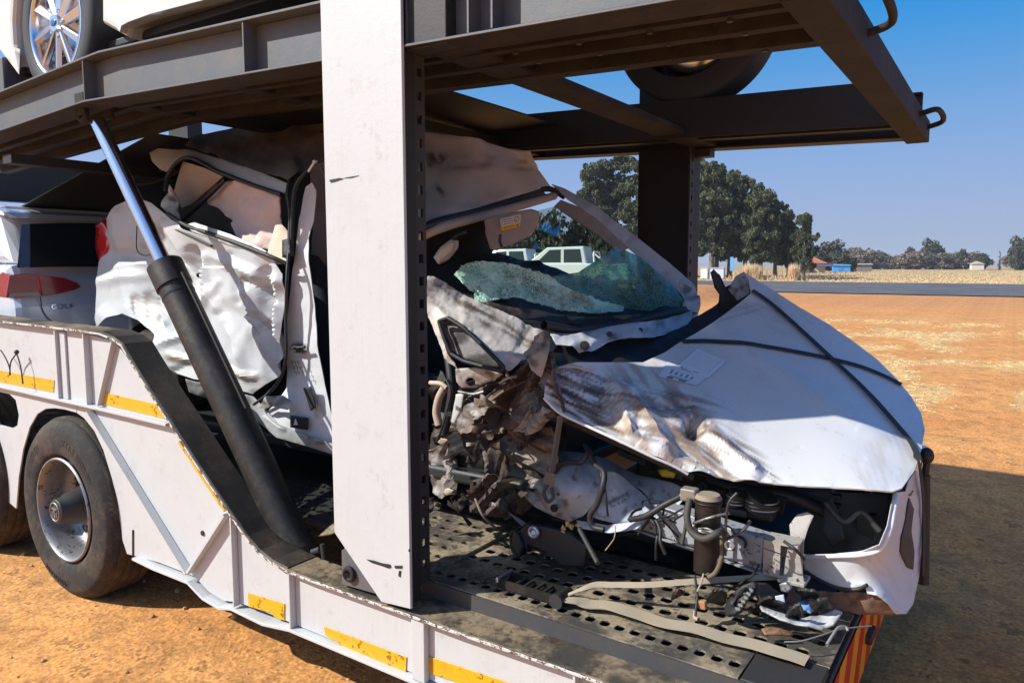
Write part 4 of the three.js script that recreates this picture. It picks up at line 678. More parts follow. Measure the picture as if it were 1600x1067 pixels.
W('cabin_dark_panel', sheet({ s: 16, pts: [[246, 330, -3.0], [262, 262, -3.0], [330, 246, -3.0], [470, 258, -2.9], [530, 280, -2.8], [530, 420, -2.8], [440, 430, -2.8], [300, 380, -3.0]], wob: .02 }).g, M.blackplastic); W('far_rear_dark_glass', bx(-4.25, -2.95, 1.45, 2.08, -3.77, -3.775), M.blackplastic); W('far_dark_panel', sheet({ s: 12, pts: [[640, 372, -3.0], [700, 355, -3.2], [762, 342, -3.3], [770, 396, -3.3], [800, 420, -3.3], [640, 460, -2.9]], wob: .02 }).g, M.blackplastic); W('headlining', sheet({ s: 14, pts: [[520, 300, -2.5], [668, 352, -2.5], [860, 300, -3.55], [800, 250, -3.5], [600, 240, -3.4]], wob: .01 }).g.translate(0, -.03, 0), M.beige);  // black panels added behind the openings so the cabin reads dark
W('bulkhead', bx(-1.62, -1.52, .85, 1.22, -2.45, -3.75, .02), M.blackplastic);

// --- roof front, header, far pillar ---
sheetPart('roof_panel', {
  s: 7, seed: 41, relax: 120, jit: .03,
  pts: [[640, 200, -2.86], [664, 206, -2.83], [740, 216, -2.95], [800, 232, -3.2], [826, 238, -3.3], [836, 262, -3.42], [862, 290, -3.56], [800, 308, -3.1], [740, 326, -2.7], [668, 346, -2.27], [630, 360, -2.2], [520, 300, -2.24], [500, 262, -2.36], [520, 238, -2.55], [560, 215, -2.7]],
  inner: [[700, 262, -2.70], [760, 262, -2.95], [770, 285, -2.92], [690, 300, -2.48], [820, 268, -3.22], [600, 280, -2.4]],
  crease: { n: 36, amp: .022 }, wob: .008, color: (x, y) => { let c = [.62, .56, .51]; c = scrape(c, x, y, 770, 258, 80, 16, -.05, [.30, .18, .10], .8); c = scrape(c, x, y, 674, 250, 12, 24, 1.2, DKBROWN, .9); c = scrape(c, x, y, 688, 298, 14, 6, .9, DKBROWN, 1, 2); return blot(c, x, y, .02, .1, .4, [.40, .34, .29], .6); },  // beige base and dirt also carry painted shade and bounce from the ground
}, M.carvc);
sheetPart('roof_skin_tear', { s: 5, seed: 42, pts: [[775, 240, -3.1], [826, 236, -3.3], [838, 266, -3.44], [815, 258, -3.3], [795, 250, -3.2]], crease: { n: 12, amp: .03 }, color: () => [.66, .64, .62] }, M.carvc);
W('screen_header_rubber', tube(pts3([[640, 366, -2.2], [668, 352, -2.27], [740, 332, -2.7], [800, 314, -3.1], [862, 296, -3.56], [882, 308, -3.62]]), .016, 70), M.blackplastic);
W('screen_header', tube(pts3([[650, 372, -2.26], [675, 360, -2.3], [750, 338, -2.75], [810, 322, -3.12], [866, 306, -3.58]]), .022, 60), std([.40, .34, .30], .6));
sheetPart('far_screen_pillar', { s: 6, seed: 43, pts: [[862, 289, -3.6], [882, 296, -3.64], [930, 322, -3.68], [990, 366, -3.72], [1045, 412, -3.74], [1085, 446, -3.72], [1092, 470, -3.68], [1086, 486, -3.62], [1074, 470, -3.62], [1040, 440, -3.66], [990, 394, -3.66], [935, 344, -3.62], [886, 312, -3.58]], crease: { n: 24, amp: .012 }, color: (x, y) => blot([.74, .74, .75], x, y, .04, 0, .4, [.4, .38, .36], .5) }, M.carvc);
sheetPart('pillar_cover', { s: 7, seed: 44, pts: [[876, 312, -3.56], [908, 324, -3.58], [945, 352, -3.6], [982, 388, -3.62], [968, 396, -3.58], [956, 384, -3.56], [925, 360, -3.54], [890, 338, -3.52], [866, 322, -3.52]], wob: .006 }, M.beige);
sheetPart('crumpled_corner', { s: 4, seed: 45, pts: [[1062, 440, -3.6], [1088, 452, -3.62], [1094, 480, -3.55], [1086, 512, -3.4], [1064, 520, -3.3], [1040, 522, -3.2], [1060, 494, -3.4], [1070, 470, -3.52]], crease: { n: 40, amp: .03 }, color: (x, y) => blot([.66, .68, .7], x, y, .05, -.05, .3, DKBROWN, .8) }, M.carvc);
// sun visor with its printed label, mirror
sheetPart('sun_visor', { s: 8, seed: 46, th: .018, pts: [[756, 342, -2.62], [775, 336, -2.64], [830, 326, -2.78], [842, 330, -2.8], [843, 346, -2.8], [832, 366, -2.76], [808, 378, -2.7], [778, 390, -2.62], [766, 388, -2.6], [760, 366, -2.6]] }, M.beige);
{
  const cv = document.createElement('canvas'); cv.width = 256; cv.height = 160; const c = cv.getContext('2d'); c.fillStyle = '#cfc4b4'; c.fillRect(0, 0, 256, 160); c.fillStyle = '#e0a818'; c.fillRect(0, 105, 256, 55); c.strokeStyle = '#4c4440'; c.lineWidth = 8; c.beginPath(); c.arc(200, 50, 34, 0, 7); c.moveTo(176, 74); c.lineTo(224, 26); c.stroke(); c.fillStyle = '#5c524c'; for (let r = 0; r < 3; r++) for (let k = 0; k < 6; k++) c.fillRect(16 + k * 24, 18 + r * 28, 14, 12); c.fillStyle = '#54400c'; c.fillRect(30, 124, 130, 8); c.beginPath(); c.moveTo(200, 148); c.lineTo(215, 116); c.lineTo(230, 148); c.fill();
  const tx = new THREE.CanvasTexture(cv); tx.colorSpace = THREE.SRGBColorSpace; const q = [[781, 342, -2.635], [814, 335, -2.71], [813, 353, -2.71], [784, 361, -2.63]].map(p => Pz(p[0], p[1], p[2] + .028));
  const g = new THREE.BufferGeometry(); g.setAttribute('position', new THREE.Float32BufferAttribute(q.flatMap(p => p.toArray()), 3)); g.setAttribute('uv', new THREE.Float32BufferAttribute([0, 1, 1, 1, 1, 0, 0, 0], 2)); g.setIndex([0, 3, 1, 1, 3, 2]); g.computeVertexNormals(); mesh('visor_label', g, std([.9, .9, .9], .7, 0, { map: tx }), wreck, true);
}
W('visor_clip', tube(pts3([[782, 366, -2.58], [781, 376, -2.58], [784, 386, -2.58]]), .006), M.blackplastic);
{
  const a = Pz(683, 402, -2.4), b = Pz(708, 378, -2.44); const g = new THREE.Group(); g.name = 'interior_mirror'; wreck.add(g);
  W('mirror_shell', sheet({ s: 4, seed: 8, th: .02, pts: [[677, 402, -2.4], [688, 386, -2.41], [704, 374, -2.43], [714, 376, -2.44], [714, 388, -2.44], [700, 404, -2.42], [684, 412, -2.4]] }).g, std([.45, .44, .4], .6), g);
  W('mirror_face', sheet({ s: 4, seed: 8, th: .004, pts: [[682, 401, -2.395], [691, 389, -2.405], [704, 379, -2.42], [709, 381, -2.425], [706, 391, -2.42], [696, 401, -2.41], [685, 407, -2.395]] }).g, std([.55, .52, .42], .35), g);
  W('mirror_stem', tube(pts3([[706, 374, -2.45], [716, 366, -2.47], [728, 362, -2.5]]), .01), M.blackplastic, g);
}
// --- windscreen ---
const tCrack = (() => { // crazed safety glass: small cells with pale edges
  const n = 512, R = rng(71), C = []; const K = 30; for (let j = 0; j < K; j++) for (let i = 0; i < K; i++) C.push([(i + R()) * n / K, (j + R()) * n / K]);
  return texture(n, (_, x, y) => { let d1 = 1e9, d2 = 1e9; const ci = Math.floor(x / n * K), cj = Math.floor(y / n * K); for (let b = -1; b <= 1; b++) for (let a = -1; a <= 1; a++) { const ii = (ci + a + K) % K, jj = (cj + b + K) % K, c = C[jj * K + ii]; let dx = Math.abs(c[0] - x), dy = Math.abs(c[1] - y); dx = Math.min(dx, n - dx); dy = Math.min(dy, n - dy); const d = Math.hypot(dx, dy); if (d < d1) { d2 = d1; d1 = d; } else if (d < d2) d2 = d; } const e = smooth(6, .5, d2 - d1), v = nA[y * n + x]; return mix3(mix3([.46, .64, .55], [.80, .95, .87], smooth(.3, .7, v)), [.97, 1, .98], e * (.35 + .65 * smooth(.35, .6, nB[y * n + x]))); }, .42);
})();
M.crazed = phy([1, 1, 1], .35, { vertexColors: true, map: tCrack, bumpMap: tCrack, bumpScale: .002, transmission: .22, thickness: 0, specularIntensity: .8 });
M.screen = phy([.66, .80, .72], .04, { transmission: 1, thickness: 0, ior: 1.5 });
M.screenDirty = phy([.50, .62, .56], .2, { map: tCrack, transmission: .62, thickness: 0 });
sheetPart('broken_screen', { s: 5, seed: 51, relax: 60, sharp: .8, jag: 3, pts: [[709, 428, -2.34], [722, 414, -2.36], [745, 407, -2.42], [790, 410, -2.52], [830, 420, -2.62], [862, 432, -2.74], [880, 446, -2.82], [915, 462, -2.95], [975, 479, -3.15], [972, 487, -3.1], [925, 490, -2.95], [880, 486, -2.8], [850, 478, -2.66], [815, 466, -2.55], [785, 463, -2.46], [760, 470, -2.38], [742, 468, -2.36], [740, 455, -2.38], [726, 440, -2.34]], inner: [[760, 430, -2.46], [800, 440, -2.56], [850, 455, -2.72], [900, 472, -2.88], [780, 452, -2.46]], crease: { n: 46, amp: .016 }, wob: .008, color: (x, y) => { let c = [.88, 1, .92]; c = scrape(c, x, y, 850, 450, 70, 20, .3, [.62, .46, .36], .9, 1.4); c = scrape(c, x, y, 920, 478, 50, 12, .2, [.6, .45, .32], .7, 1.4); return scrape(c, x, y, 770, 430, 60, 26, .2, [.55, .8, .66], .6, 1.6); } }, M.crazed);
sheetPart('broken_screen', { s: 8, seed: 52, relax: 60, pts: [[862, 432, -2.86], [905, 425, -3.0], [940, 402, -3.15], [960, 385, -3.3], [1000, 402, -3.5], [1050, 446, -3.6], [1074, 476, -3.55], [1062, 490, -3.45], [1000, 486, -3.25], [930, 478, -3.05], [885, 458, -2.92]], inner: [[980, 440, -3.3]], crease: { n: 26, amp: .012 } }, M.screenDirty);
sheetPart('screen_glass', { s: 10, seed: 53, th: 0, pts: [[838, 330, -3.3], [868, 322, -3.5], [930, 364, -3.52], [966, 392, -3.5], [945, 405, -3.3], [912, 425, -3.1], [870, 432, -2.95], [820, 415, -2.75], [780, 402, -2.62], [786, 392, -2.66], [834, 368, -2.9], [845, 345, -3.1]] }, M.screen);
// dashboard, cowl and scuttle under the screen
sheetPart('dashboard', { s: 10, seed: 54, pts: [[668, 430, -2.45], [720, 400, -2.7], [780, 395, -2.9], [850, 412, -3.2], [940, 440, -3.5], [1060, 462, -3.66], [1090, 490, -3.5], [1030, 500, -3.2], [950, 506, -2.9], [880, 508, -2.66], [820, 502, -2.46], [740, 470, -2.4], [690, 450, -2.38]], wob: .02 }, M.blackplastic);
sheetPart('scuttle_lining', { s: 6, seed: 55, pts: [[756, 472, -2.34], [800, 478, -2.46], [860, 488, -2.68], [930, 495, -2.94], [1000, 492, -3.14], [990, 502, -3.1], [920, 508, -2.86], [850, 505, -2.62], [800, 495, -2.42], [768, 484, -2.34]], crease: { n: 20, amp: .014 }, color: (x, y) => blot([.36, .22, .13], x, y, .05, -.05, .3, DKBROWN, .9) }, M.rawvc);
sheetPart('scuttle_panel', { s: 5, seed: 56, relax: 60, pts: [[862, 518, -2.42], [900, 520, -2.55], [960, 510, -2.8], [1020, 500, -3.05], [1060, 490, -3.3], [1085, 484, -3.45], [1080, 504, -3.35], [1040, 520, -3.05], [1000, 528, -2.85], [950, 534, -2.65], [925, 548, -2.5], [905, 552, -2.44], [895, 540, -2.42], [870, 536, -2.38]], crease: { n: 40, amp: .018 }, color: (x, y) => { let c = [.72, .72, .72]; return blot(c, x, y, .04, -.02, .3, [.22, .18, .15], .85); } }, M.carvc);
W('scuttle_rubber', tube(pts3([[850, 508, -2.42], [900, 516, -2.6], [950, 510, -2.82], [1010, 498, -3.06], [1070, 484, -3.4]]), .018, 60), M.blackplastic);
sheetPart('bulkhead_gap', { s: 8, seed: 57, pts: [[858, 560, -2.3], [872, 536, -2.46], [950, 536, -2.75], [1040, 520, -3.1], [1090, 495, -3.45], [1125, 470, -3.5], [1172, 448, -3.52], [1174, 470, -3.46], [1110, 520, -3.15], [1060, 548, -2.95], [1005, 572, -2.72], [930, 572, -2.48], [880, 580, -2.32]], wob: .015 }, M.blackplastic);
W('hinge_bolt', [rod(Pz(912, 540, -2.5), Pz(914, 540, -2.46), .018, .018, 16), rod(Pz(912, 540, -2.48), Pz(914, 540, -2.44), .010, .010, 6)], M.darkmetal);
for (const [x, y, z] of [[952, 522, -2.72], [1000, 516, -2.93]]) W('clip', rod(Pz(x, y, z), Pz(x + 1, y, z + .03), .011), M.blackplastic);
sheetPart('hinge_bracket', { s: 4, seed: 58, th: .014, pts: [[1110, 426, -3.44], [1116, 422, -3.44], [1126, 430, -3.46], [1134, 448, -3.48], [1150, 440, -3.5], [1160, 426, -3.51], [1172, 438, -3.5], [1175, 462, -3.46], [1150, 478, -3.42], [1110, 500, -3.4], [1080, 516, -3.3], [1100, 492, -3.42], [1122, 480, -3.44], [1124, 460, -3.45], [1116, 440, -3.44]], wob: .005 }, M.blackplastic);
sheetPart('bonnet_corner', { s: 4, seed: 59, pts: [[1138, 452, -3.46], [1150, 432, -3.49], [1163, 425, -3.5], [1172, 440, -3.49], [1170, 458, -3.44], [1152, 468, -3.43]], crease: { n: 10, amp: .012 }, color: (x, y) => blot([.45, .45, .47], x, y, .1, -.1, .3, DKBROWN, .8) }, M.carvc);

// --- near front pillar and wing stump ---
const pillarCol = (x, y) => { let c = [.72, .65, .58]; c = scrape(c, x, y, 720, 478, 70, 22, .5, DKBROWN, .9); c = scrape(c, x, y, 770, 500, 80, 10, .55, BROWN, .8); c = scrape(c, x, y, 800, 545, 60, 12, .4, GREY, .5); c = scrape(c, x, y, 845, 530, 26, 30, 2.2, BROWN, .8); c = scrape(c, x, y, 690, 440, 40, 9, .5, [.12, .12, .14], .8); return blot(c, x, y, .04, .08, .35, [.3, .24, .2], .7); };
sheetPart('front_pillar', {
  s: 4, seed: 61, relax: 60, sharp: .8, jag: 1.5,
  pts: [[668, 432, -2.2], [690, 440, -2.24], [730, 462, -2.3], [775, 482, -2.34], [825, 506, -2.38], [850, 516, -2.4], [856, 530, -2.36], [850, 545, -2.3], [832, 556, -2.24], [812, 566, -2.2], [796, 580, -2.17], [788, 574, -2.16], [772, 556, -2.15], [748, 532, -2.14], [722, 508, -2.13], [700, 496, -2.13], [686, 500, -2.14], [692, 530, -2.13], [702, 556, -2.13], [712, 576, -2.13], [700, 566, -2.14], [684, 530, -2.15], [668, 495, -2.16], [664, 460, -2.17]],
  inner: [[740, 490, -2.2], [790, 525, -2.22], [700, 465, -2.19]], crease: { n: 60, amp: .014 }, wob: .006, color: pillarCol,
}, M.carvc);
W('quarter_light_frame', new THREE.TubeGeometry(new THREE.CatmullRomCurve3(pts3([[686, 502, -2.13], [700, 497, -2.12], [724, 512, -2.12], [750, 536, -2.125], [774, 560, -2.13], [787, 574, -2.13], [784, 580, -2.13], [760, 574, -2.13], [724, 564, -2.125], [704, 552, -2.125], [694, 528, -2.125]]), true, 'catmullrom', .1), 120, .008, 6, true), M.blackplastic);
sheetPart('quarter_light', { s: 6, seed: 62, pts: [[690, 505, -2.16], [700, 501, -2.16], [724, 516, -2.16], [750, 540, -2.16], [774, 564, -2.165], [782, 574, -2.165], [758, 570, -2.165], [726, 560, -2.16], [706, 548, -2.16]], crease: { n: 10, amp: .015 }, color: (x, y) => blot([.10, .10, .10], x, y, .035, .0, .2, [.42, .41, .42], .9, 7) }, M.rawvc);
sheetPart('hinge_pillar_plate', { s: 4, seed: 63, pts: [[712, 576, -2.14], [740, 574, -2.15], [786, 584, -2.17], [764, 596, -2.18], [742, 606, -2.18], [722, 606, -2.16], [714, 596, -2.15]], holes: [[[728, 598], [729, 593], [733, 590], [738, 590], [742, 593], [743, 598], [741, 602], [736, 604], [731, 602]]], crease: { n: 16, amp: .008 }, color: (x, y) => blot([.74, .68, .61], x, y, .06, .05, .3, BROWN, .8) }, M.carvc);

// --- crush zone: torn inner wing, mud covered ---
function band2(l, w) { const P = new THREE.CatmullRomCurve3(pts3(l)).getPoints(10), pos = [], idx = [], t = .003; P.forEach((p, i) => { const a = i * .18; for (const [u, v] of [[-1, 0], [1, 0], [1, 1], [-1, 1]]) pos.push(p.x, p.y + u * w / 2 * Math.cos(a), p.z + u * w / 2 * Math.sin(a) + v * t); }); for (let i = 0; i < 10; i++) for (let k = 0; k < 4; k++) { const a = i * 4 + k, b = i * 4 + (k + 1) % 4; idx.push(a, b, a + 4, b, b + 4, a + 4); } const g = new THREE.BufferGeometry(); g.setAttribute('position', new THREE.Float32BufferAttribute(pos, 3)); g.setIndex(idx); return g.toNonIndexed(); }
const mudShade = (k) => (x, y) => { if (k === 6) return blot([.018, .016, .015], x, y, .05, .1, .35, [.09, .07, .055], .8, 9); if (k === 5) { let q = [.42, .38, .34]; q = scrape(q, x, y, 800, 700, 50, 60, .8, BROWN, .9); q = scrape(q, x, y, 850, 700, 40, 50, 2.2, TAN, .7); return blot(q, x, y, .05, .05, .3, DKBROWN, .8, 4); } let c = [[.085, .052, .034], [.03, .025, .022], [.27, .23, .195], [.50, .46, .42], [.13, .095, .072]][k % 5]; c = scrape(c, x, y, x * 0 + 780, 660, 160, 160, .6 + k, [[.24, .155, .095], [.10, .068, .045], [.12, .095, .075], [.15, .1, .07], [.035, .026, .02]][k % 5], .8, 1.5); return blot(c, x, y, .05, .05, .32, k % 3 ? DKBROWN : [.36, .31, .27], .7, k); };
sheetPart('inner_wing', { s: 6, seed: 64, sharp: .7, pts: [[682, 580, -2.4], [720, 600, -2.42], [790, 580, -2.44], [850, 560, -2.44], [884, 600, -2.42], [890, 650, -2.42], [880, 720, -2.42], [850, 780, -2.4], [812, 805, -2.36], [760, 800, -2.36], [700, 775, -2.38], [676, 740, -2.4]], crease: { n: 90, amp: .07 }, wob: .03, color: mudShade(1) }, M.rawvc);
{
  const R = rng(909);
  for (let k = 0; k < 26; k++) { const x = 690 + R() * 170, y = 570 + R() * 220; if (x > 825 && y > 700) continue; const a = -.6 + R() * 1.6, L = 20 + R() * 55, z = -2.12 - R() * .1, b = (R() - .5) * 20; W(k % 3 ? 'bent_flange' : 'torn_wire', k % 3 ? band2([[x, y, z], [x + Math.cos(a) * L * .5 + b * .3, y + Math.sin(a) * L * .5 - b * .4, z + .02], [x + Math.cos(a) * L, y + Math.sin(a) * L, z - .03]], .012 + R() * .014) : tube(pts3([[x, y, z], [x + Math.cos(a) * L * .4 + b, y + Math.sin(a) * L * .5 - b, z + .02], [x + Math.cos(a) * L, y + Math.sin(a) * L, z - .02]]), .003 + R() * .003, 24, 6), [M.darkmetal, M.rust, std([.16, .12, .09], .7), std([.38, .33, .28], .6)][k % 4]); }
  for (let k = 0; k < 7; k++) { const p = Pz(700 + R() * 150, 600 + R() * 190, -2.12 - R() * .05), r = .006 + R() * .008; W('exposed_bolt', rod(p, p.clone().add(V3(R() * .01, R() * .006, .02)), r, r, 6), k % 2 ? M.darkmetal : M.rust); }
  const frag = (name, pts, z, k, amp = .02, th = .6, m = M.rawvc, s = 3.5) => { const lam = 22 + R() * 16, ph = R(), sx = pts[0][0], sy = pts[0][1]; return sheetPart(name, { s, seed: 100 + k * 7 + Math.round(sx), jag: 2.2, sharp: .6, pts: pts.map(p => [p[0], p[1], p[2] ?? z + (R() - .5) * .07]), crease: { n: 14, amp: amp * .6 }, extra: (x, y) => { const u = (x - sx) * Math.cos(th) + (y - sy) * Math.sin(th) + 14 * fbm(x * .02, y * .02, k, 3); return amp * .75 * tri(u / lam + ph) + amp * .25 * tri(u / lam * 2.7); }, color: (x, y) => { let c = mudShade(k)(x, y); return k === 6 ? c : scrape(c, x, y, x, y, 400, 400, th + 1.57, k % 2 ? [.20, .15, .11] : DKBROWN, .55, 1.3); } }, m); };
  sheetPart('torn_wing', { s: 3.2, seed: 771, jag: 1.5, sharp: .55, relax: 60, pts: [[706, 660, -2.2], [722, 628, -2.2], [756, 606, -2.22], [790, 582, -2.2], [826, 560, -2.18], [848, 540, -2.2], [864, 552, -2.18], [872, 584, -2.14], [886, 640, -2.12], [866, 654, -2.13], [846, 640, -2.16], [824, 664, -2.17], [790, 676, -2.18], [752, 676, -2.18], [724, 682, -2.16]], inner: [[790, 630, -2.28], [830, 610, -2.2], [750, 650, -2.24]],
    extra: (x, y) => { const dx = x - 852, dy = y - 540, a = Math.atan2(dy, dx), r = Math.hypot(dx, dy); return smooth(0, 70, r) * (.028 * tri(a * 2.6 + .4 * fbm(x * .02, y * .02, 4, 3)) + .010 * tri(a * 7.1)); },
    color: (x, y) => { const dx = x - 852, dy = y - 540, a = Math.atan2(dy, dx), r = Math.hypot(dx, dy); const n = noise(a * 9, r * .012, 2) + .6 * noise(a * 24, r * .03, 5); let c = mix3([.105, .066, .042], [.30, .205, .135], smooth(.1, .55, n)); c = mix3(c, [.028, .02, .016], smooth(-.05, -.5, n)); c = mix3(c, [.55, .47, .39], smooth(.25, .5, fbm(x * .022, y * .022, 12, 3) + .15 * Math.sin(a * 5)) * .55); return c; } }, M.rawvc);
  sheetPart('torn_pillar_end', { s: 3, seed: 772, jag: 1, sharp: .6, pts: [[818, 552, -2.16], [836, 522, -2.22], [852, 516, -2.26], [862, 534, -2.22], [858, 560, -2.15], [846, 590, -2.13], [832, 580, -2.13]], crease: { n: 30, amp: .024 }, color: (x, y) => blot([.58, .47, .36], x, y, .05, -.05, .3, BROWN, .85, 6) }, M.rawvc);
  frag('torn_panel', [[798, 652], [818, 618], [842, 604], [852, 612], [838, 642], [816, 664]], -2.14, 2, .014, 2.2);
  frag('torn_panel', [[712, 660], [728, 632], [764, 622], [776, 630], [744, 656], [724, 676]], -2.16, 3, .012, 2.5);
  frag('torn_panel', [[836, 610], [858, 612], [880, 632], [898, 654], [872, 664], [850, 650]], -2.14, 4, .016, 0.7);
  frag('wheel_well_plate', [[690, 692], [716, 668], [752, 668], [764, 690], [752, 740], [738, 790], [716, 785], [712, 740], [700, 716]], -2.27, 6, .004, 1.4);  // near-black colour puts the shade of the pillar onto this plate
  frag('torn_panel', [[770, 694], [802, 672], [862, 668], [874, 700], [866, 742], [838, 766], [812, 776], [790, 744]], -2.27, 5, .022, 2.0);
  frag('torn_panel', [[754, 700], [780, 690], [794, 736], [788, 766], [764, 762]], -2.2, 4, .02, 0.2);
  frag('torn_panel', [[674, 704], [694, 694], [714, 718], [716, 746], [710, 772], [690, 778], [672, 770]], -2.22, 3, .02, 0.3);
  frag('torn_panel', [[676, 664], [700, 660], [716, 676], [696, 698], [678, 694]], -2.26, 0, .02, 1.2);
  frag('suspension_bracket', [[738, 752], [764, 740], [792, 748], [806, 776], [806, 800], [792, 812], [764, 806], [738, 800], [728, 782]], -2.15, 4, .02, 0.9);
  W('bracket_bush', [new THREE.TorusGeometry(.02, .009, 8, 20).rotateY(-.5).translate(...Pz(787, 790, -2.1).toArray())], M.rust);
  W('bracket_bush_core', rod(Pz(787, 790, -2.12), Pz(787, 790, -2.09), .013), M.blackplastic);
  frag('torn_panel', [[830, 640], [850, 636], [870, 646], [850, 668], [826, 680], [806, 672]], -2.14, 3, .03, .4, M.carvc);
  // crumpled foil-like scraps, single torn bits
  for (let k = 0; k < 22; k++) {
    const cl = k % 3 ? [788, 668, 70, 50] : [700, 740, 40, 90], cx = cl[0] + (R() - .5) * cl[2] * 1.3, cy = cl[1] + (R() - .5) * cl[3] * 1.3; const n = 5 + Math.floor(R() * 3), r = 4 + R() * 9, z = -2.13 - R() * .18, p = [];
    for (let i = 0; i < n; i++) { const a = i / n * 6.283 + R() * .5, q = r * (.55 + R() * .8); p.push([cx + Math.cos(a) * q * 1.2, cy + Math.sin(a) * q * .8, z + (R() - .5) * .06]); }
    sheetPart('metal_scrap', { s: 4, seed: 300 + k, jag: 3, sharp: .5, pts: p, crease: { n: 14, amp: .025 }, color: mudShade([1, 0, 4, 2, 1, 0, 4, 1, 0, 4, 3, 1][k % 12]) }, k % 9 ? M.rawvc : M.carvc);
  }
  // pale broken ends
  for (const [x, y, z] of [[690, 690, -2.12], [815, 772, -2.12], [700, 768, -2.12]]) sheetPart('metal_scrap', { s: 3, seed: Math.round(x), jag: 2, pts: [[x - 8, y + 1, z], [x - 2, y - 5, z], [x + 9, y - 2, z], [x + 4, y + 3, z], [x - 3, y + 6, z]], crease: { n: 8, amp: .012 }, color: () => [.66, .56, .42] }, M.rawvc);
  // pipes and hoses at the torn door opening
  W('drain_hose', tube(pts3([[682, 470, -2.3], [694, 520, -2.26], [702, 570, -2.22], [706, 610, -2.2], [700, 650, -2.2], [694, 676, -2.2]]), .017, 60), M.blackplastic);
  W('wiring_sleeve', tube(pts3([[694, 606, -2.2], [686, 622, -2.19], [682, 645, -2.19], [686, 664, -2.19]]), .016, 40), std([.42, .33, .25], .8));
  W('wire', tube(pts3([[694, 588, -2.18], [704, 610, -2.17], [700, 635, -2.17], [690, 670, -2.17], [682, 690, -2.17]]), .004, 50), M.blackplastic);
  W('wire', tube(pts3([[672, 598, -2.2], [690, 600, -2.19], [698, 606, -2.19]]), .009, 20), std([.5, .4, .32], .8));
  sheetPart('door_stay', { s: 4, seed: 65, pts: [[712, 616, -2.18], [724, 614, -2.18], [720, 640, -2.18], [708, 662, -2.18], [702, 658, -2.18], [708, 640, -2.18]], wob: .006, color: () => [.72, .70, .66] }, M.carvc);
  W('bracket_edge', tube(pts3([[716, 612, -2.14], [740, 616, -2.15], [756, 612, -2.16]]), .006), M.alloy);
}
// --- strut tower, inner wing shell, chassis leg ---
const silver = (x, y) => { let c = [.50, .52, .56]; c = blot(c, x, y, .06, .12, .3, [.16, .13, .11], .8, 1); c = blot(c, x, y, .02, .1, .4, [.42, .37, .31], .6, 2); c = scrape(c, x, y, 965, 780, 24, 8, -.5, [.08, .08, .1], .9, 2); c = scrape(c, x, y, 842, 775, 26, 36, .9, [.25, .21, .16], 1); return scrape(c, x, y, 900, 808, 60, 10, .2, [.2, .16, .12], .7); };
sheetPart('strut_tower', { s: 4, seed: 66, relax: 60, pts: [[858, 738, -2.3], [882, 728, -2.3], [925, 724, -2.3], [936, 734, -2.28], [940, 756, -2.24], [930, 786, -2.2], [912, 806, -2.19], [890, 816, -2.2], [862, 806, -2.2], [836, 792, -2.22], [818, 774, -2.26], [836, 752, -2.28]], inner: [[880, 748, -2.14], [915, 752, -2.12], [905, 776, -2.10], [870, 786, -2.10], [846, 774, -2.2], [890, 765, -2.08], [860, 765, -2.14]], crease: { n: 18, amp: .006 }, color: silver }, M.carvc);
W('strut_bolt', [rod(Pz(866, 794, -2.16), Pz(866, 794, -2.12), .014, .014, 12)], M.rust);
W('strut_bolt', [rod(Pz(872, 772, -2.15), Pz(872, 772, -2.115), .006, .006, 8)], M.darkmetal);
sheetPart('inner_wing_shell', { s: 4, seed: 67, relax: 60, pts: [[930, 736, -2.3], [962, 738, -2.3], [990, 756, -2.32], [1012, 778, -2.32], [1018, 796, -2.28], [1004, 812, -2.24], [960, 818, -2.22], [926, 808, -2.22], [938, 780, -2.24], [944, 756, -2.27]], inner: [[965, 765, -2.2], [985, 790, -2.21], [955, 795, -2.26]], crease: { n: 24, amp: .010 }, color: silver }, M.carvc);
sheetPart('upper_rail', { s: 5, seed: 68, relax: 60, pts: [[872, 704, -2.42], [905, 708, -2.42], [950, 720, -2.42], [1000, 742, -2.42], [1060, 758, -2.42], [1078, 772, -2.4], [1060, 790, -2.36], [1020, 786, -2.34], [1000, 764, -2.34], [966, 740, -2.33], [920, 726, -2.33], [876, 726, -2.34]], crease: { n: 20, amp: .01 }, color: silver }, M.carvc);
sheetPart('lower_lip', { s: 4, seed: 69, pts: [[900, 812, -2.2], [950, 820, -2.2], [1000, 812, -2.2], [1024, 800, -2.24], [1030, 808, -2.22], [1000, 826, -2.18], [950, 832, -2.18], [906, 824, -2.18]], crease: { n: 10, amp: .008 }, color: silver }, M.carvc);
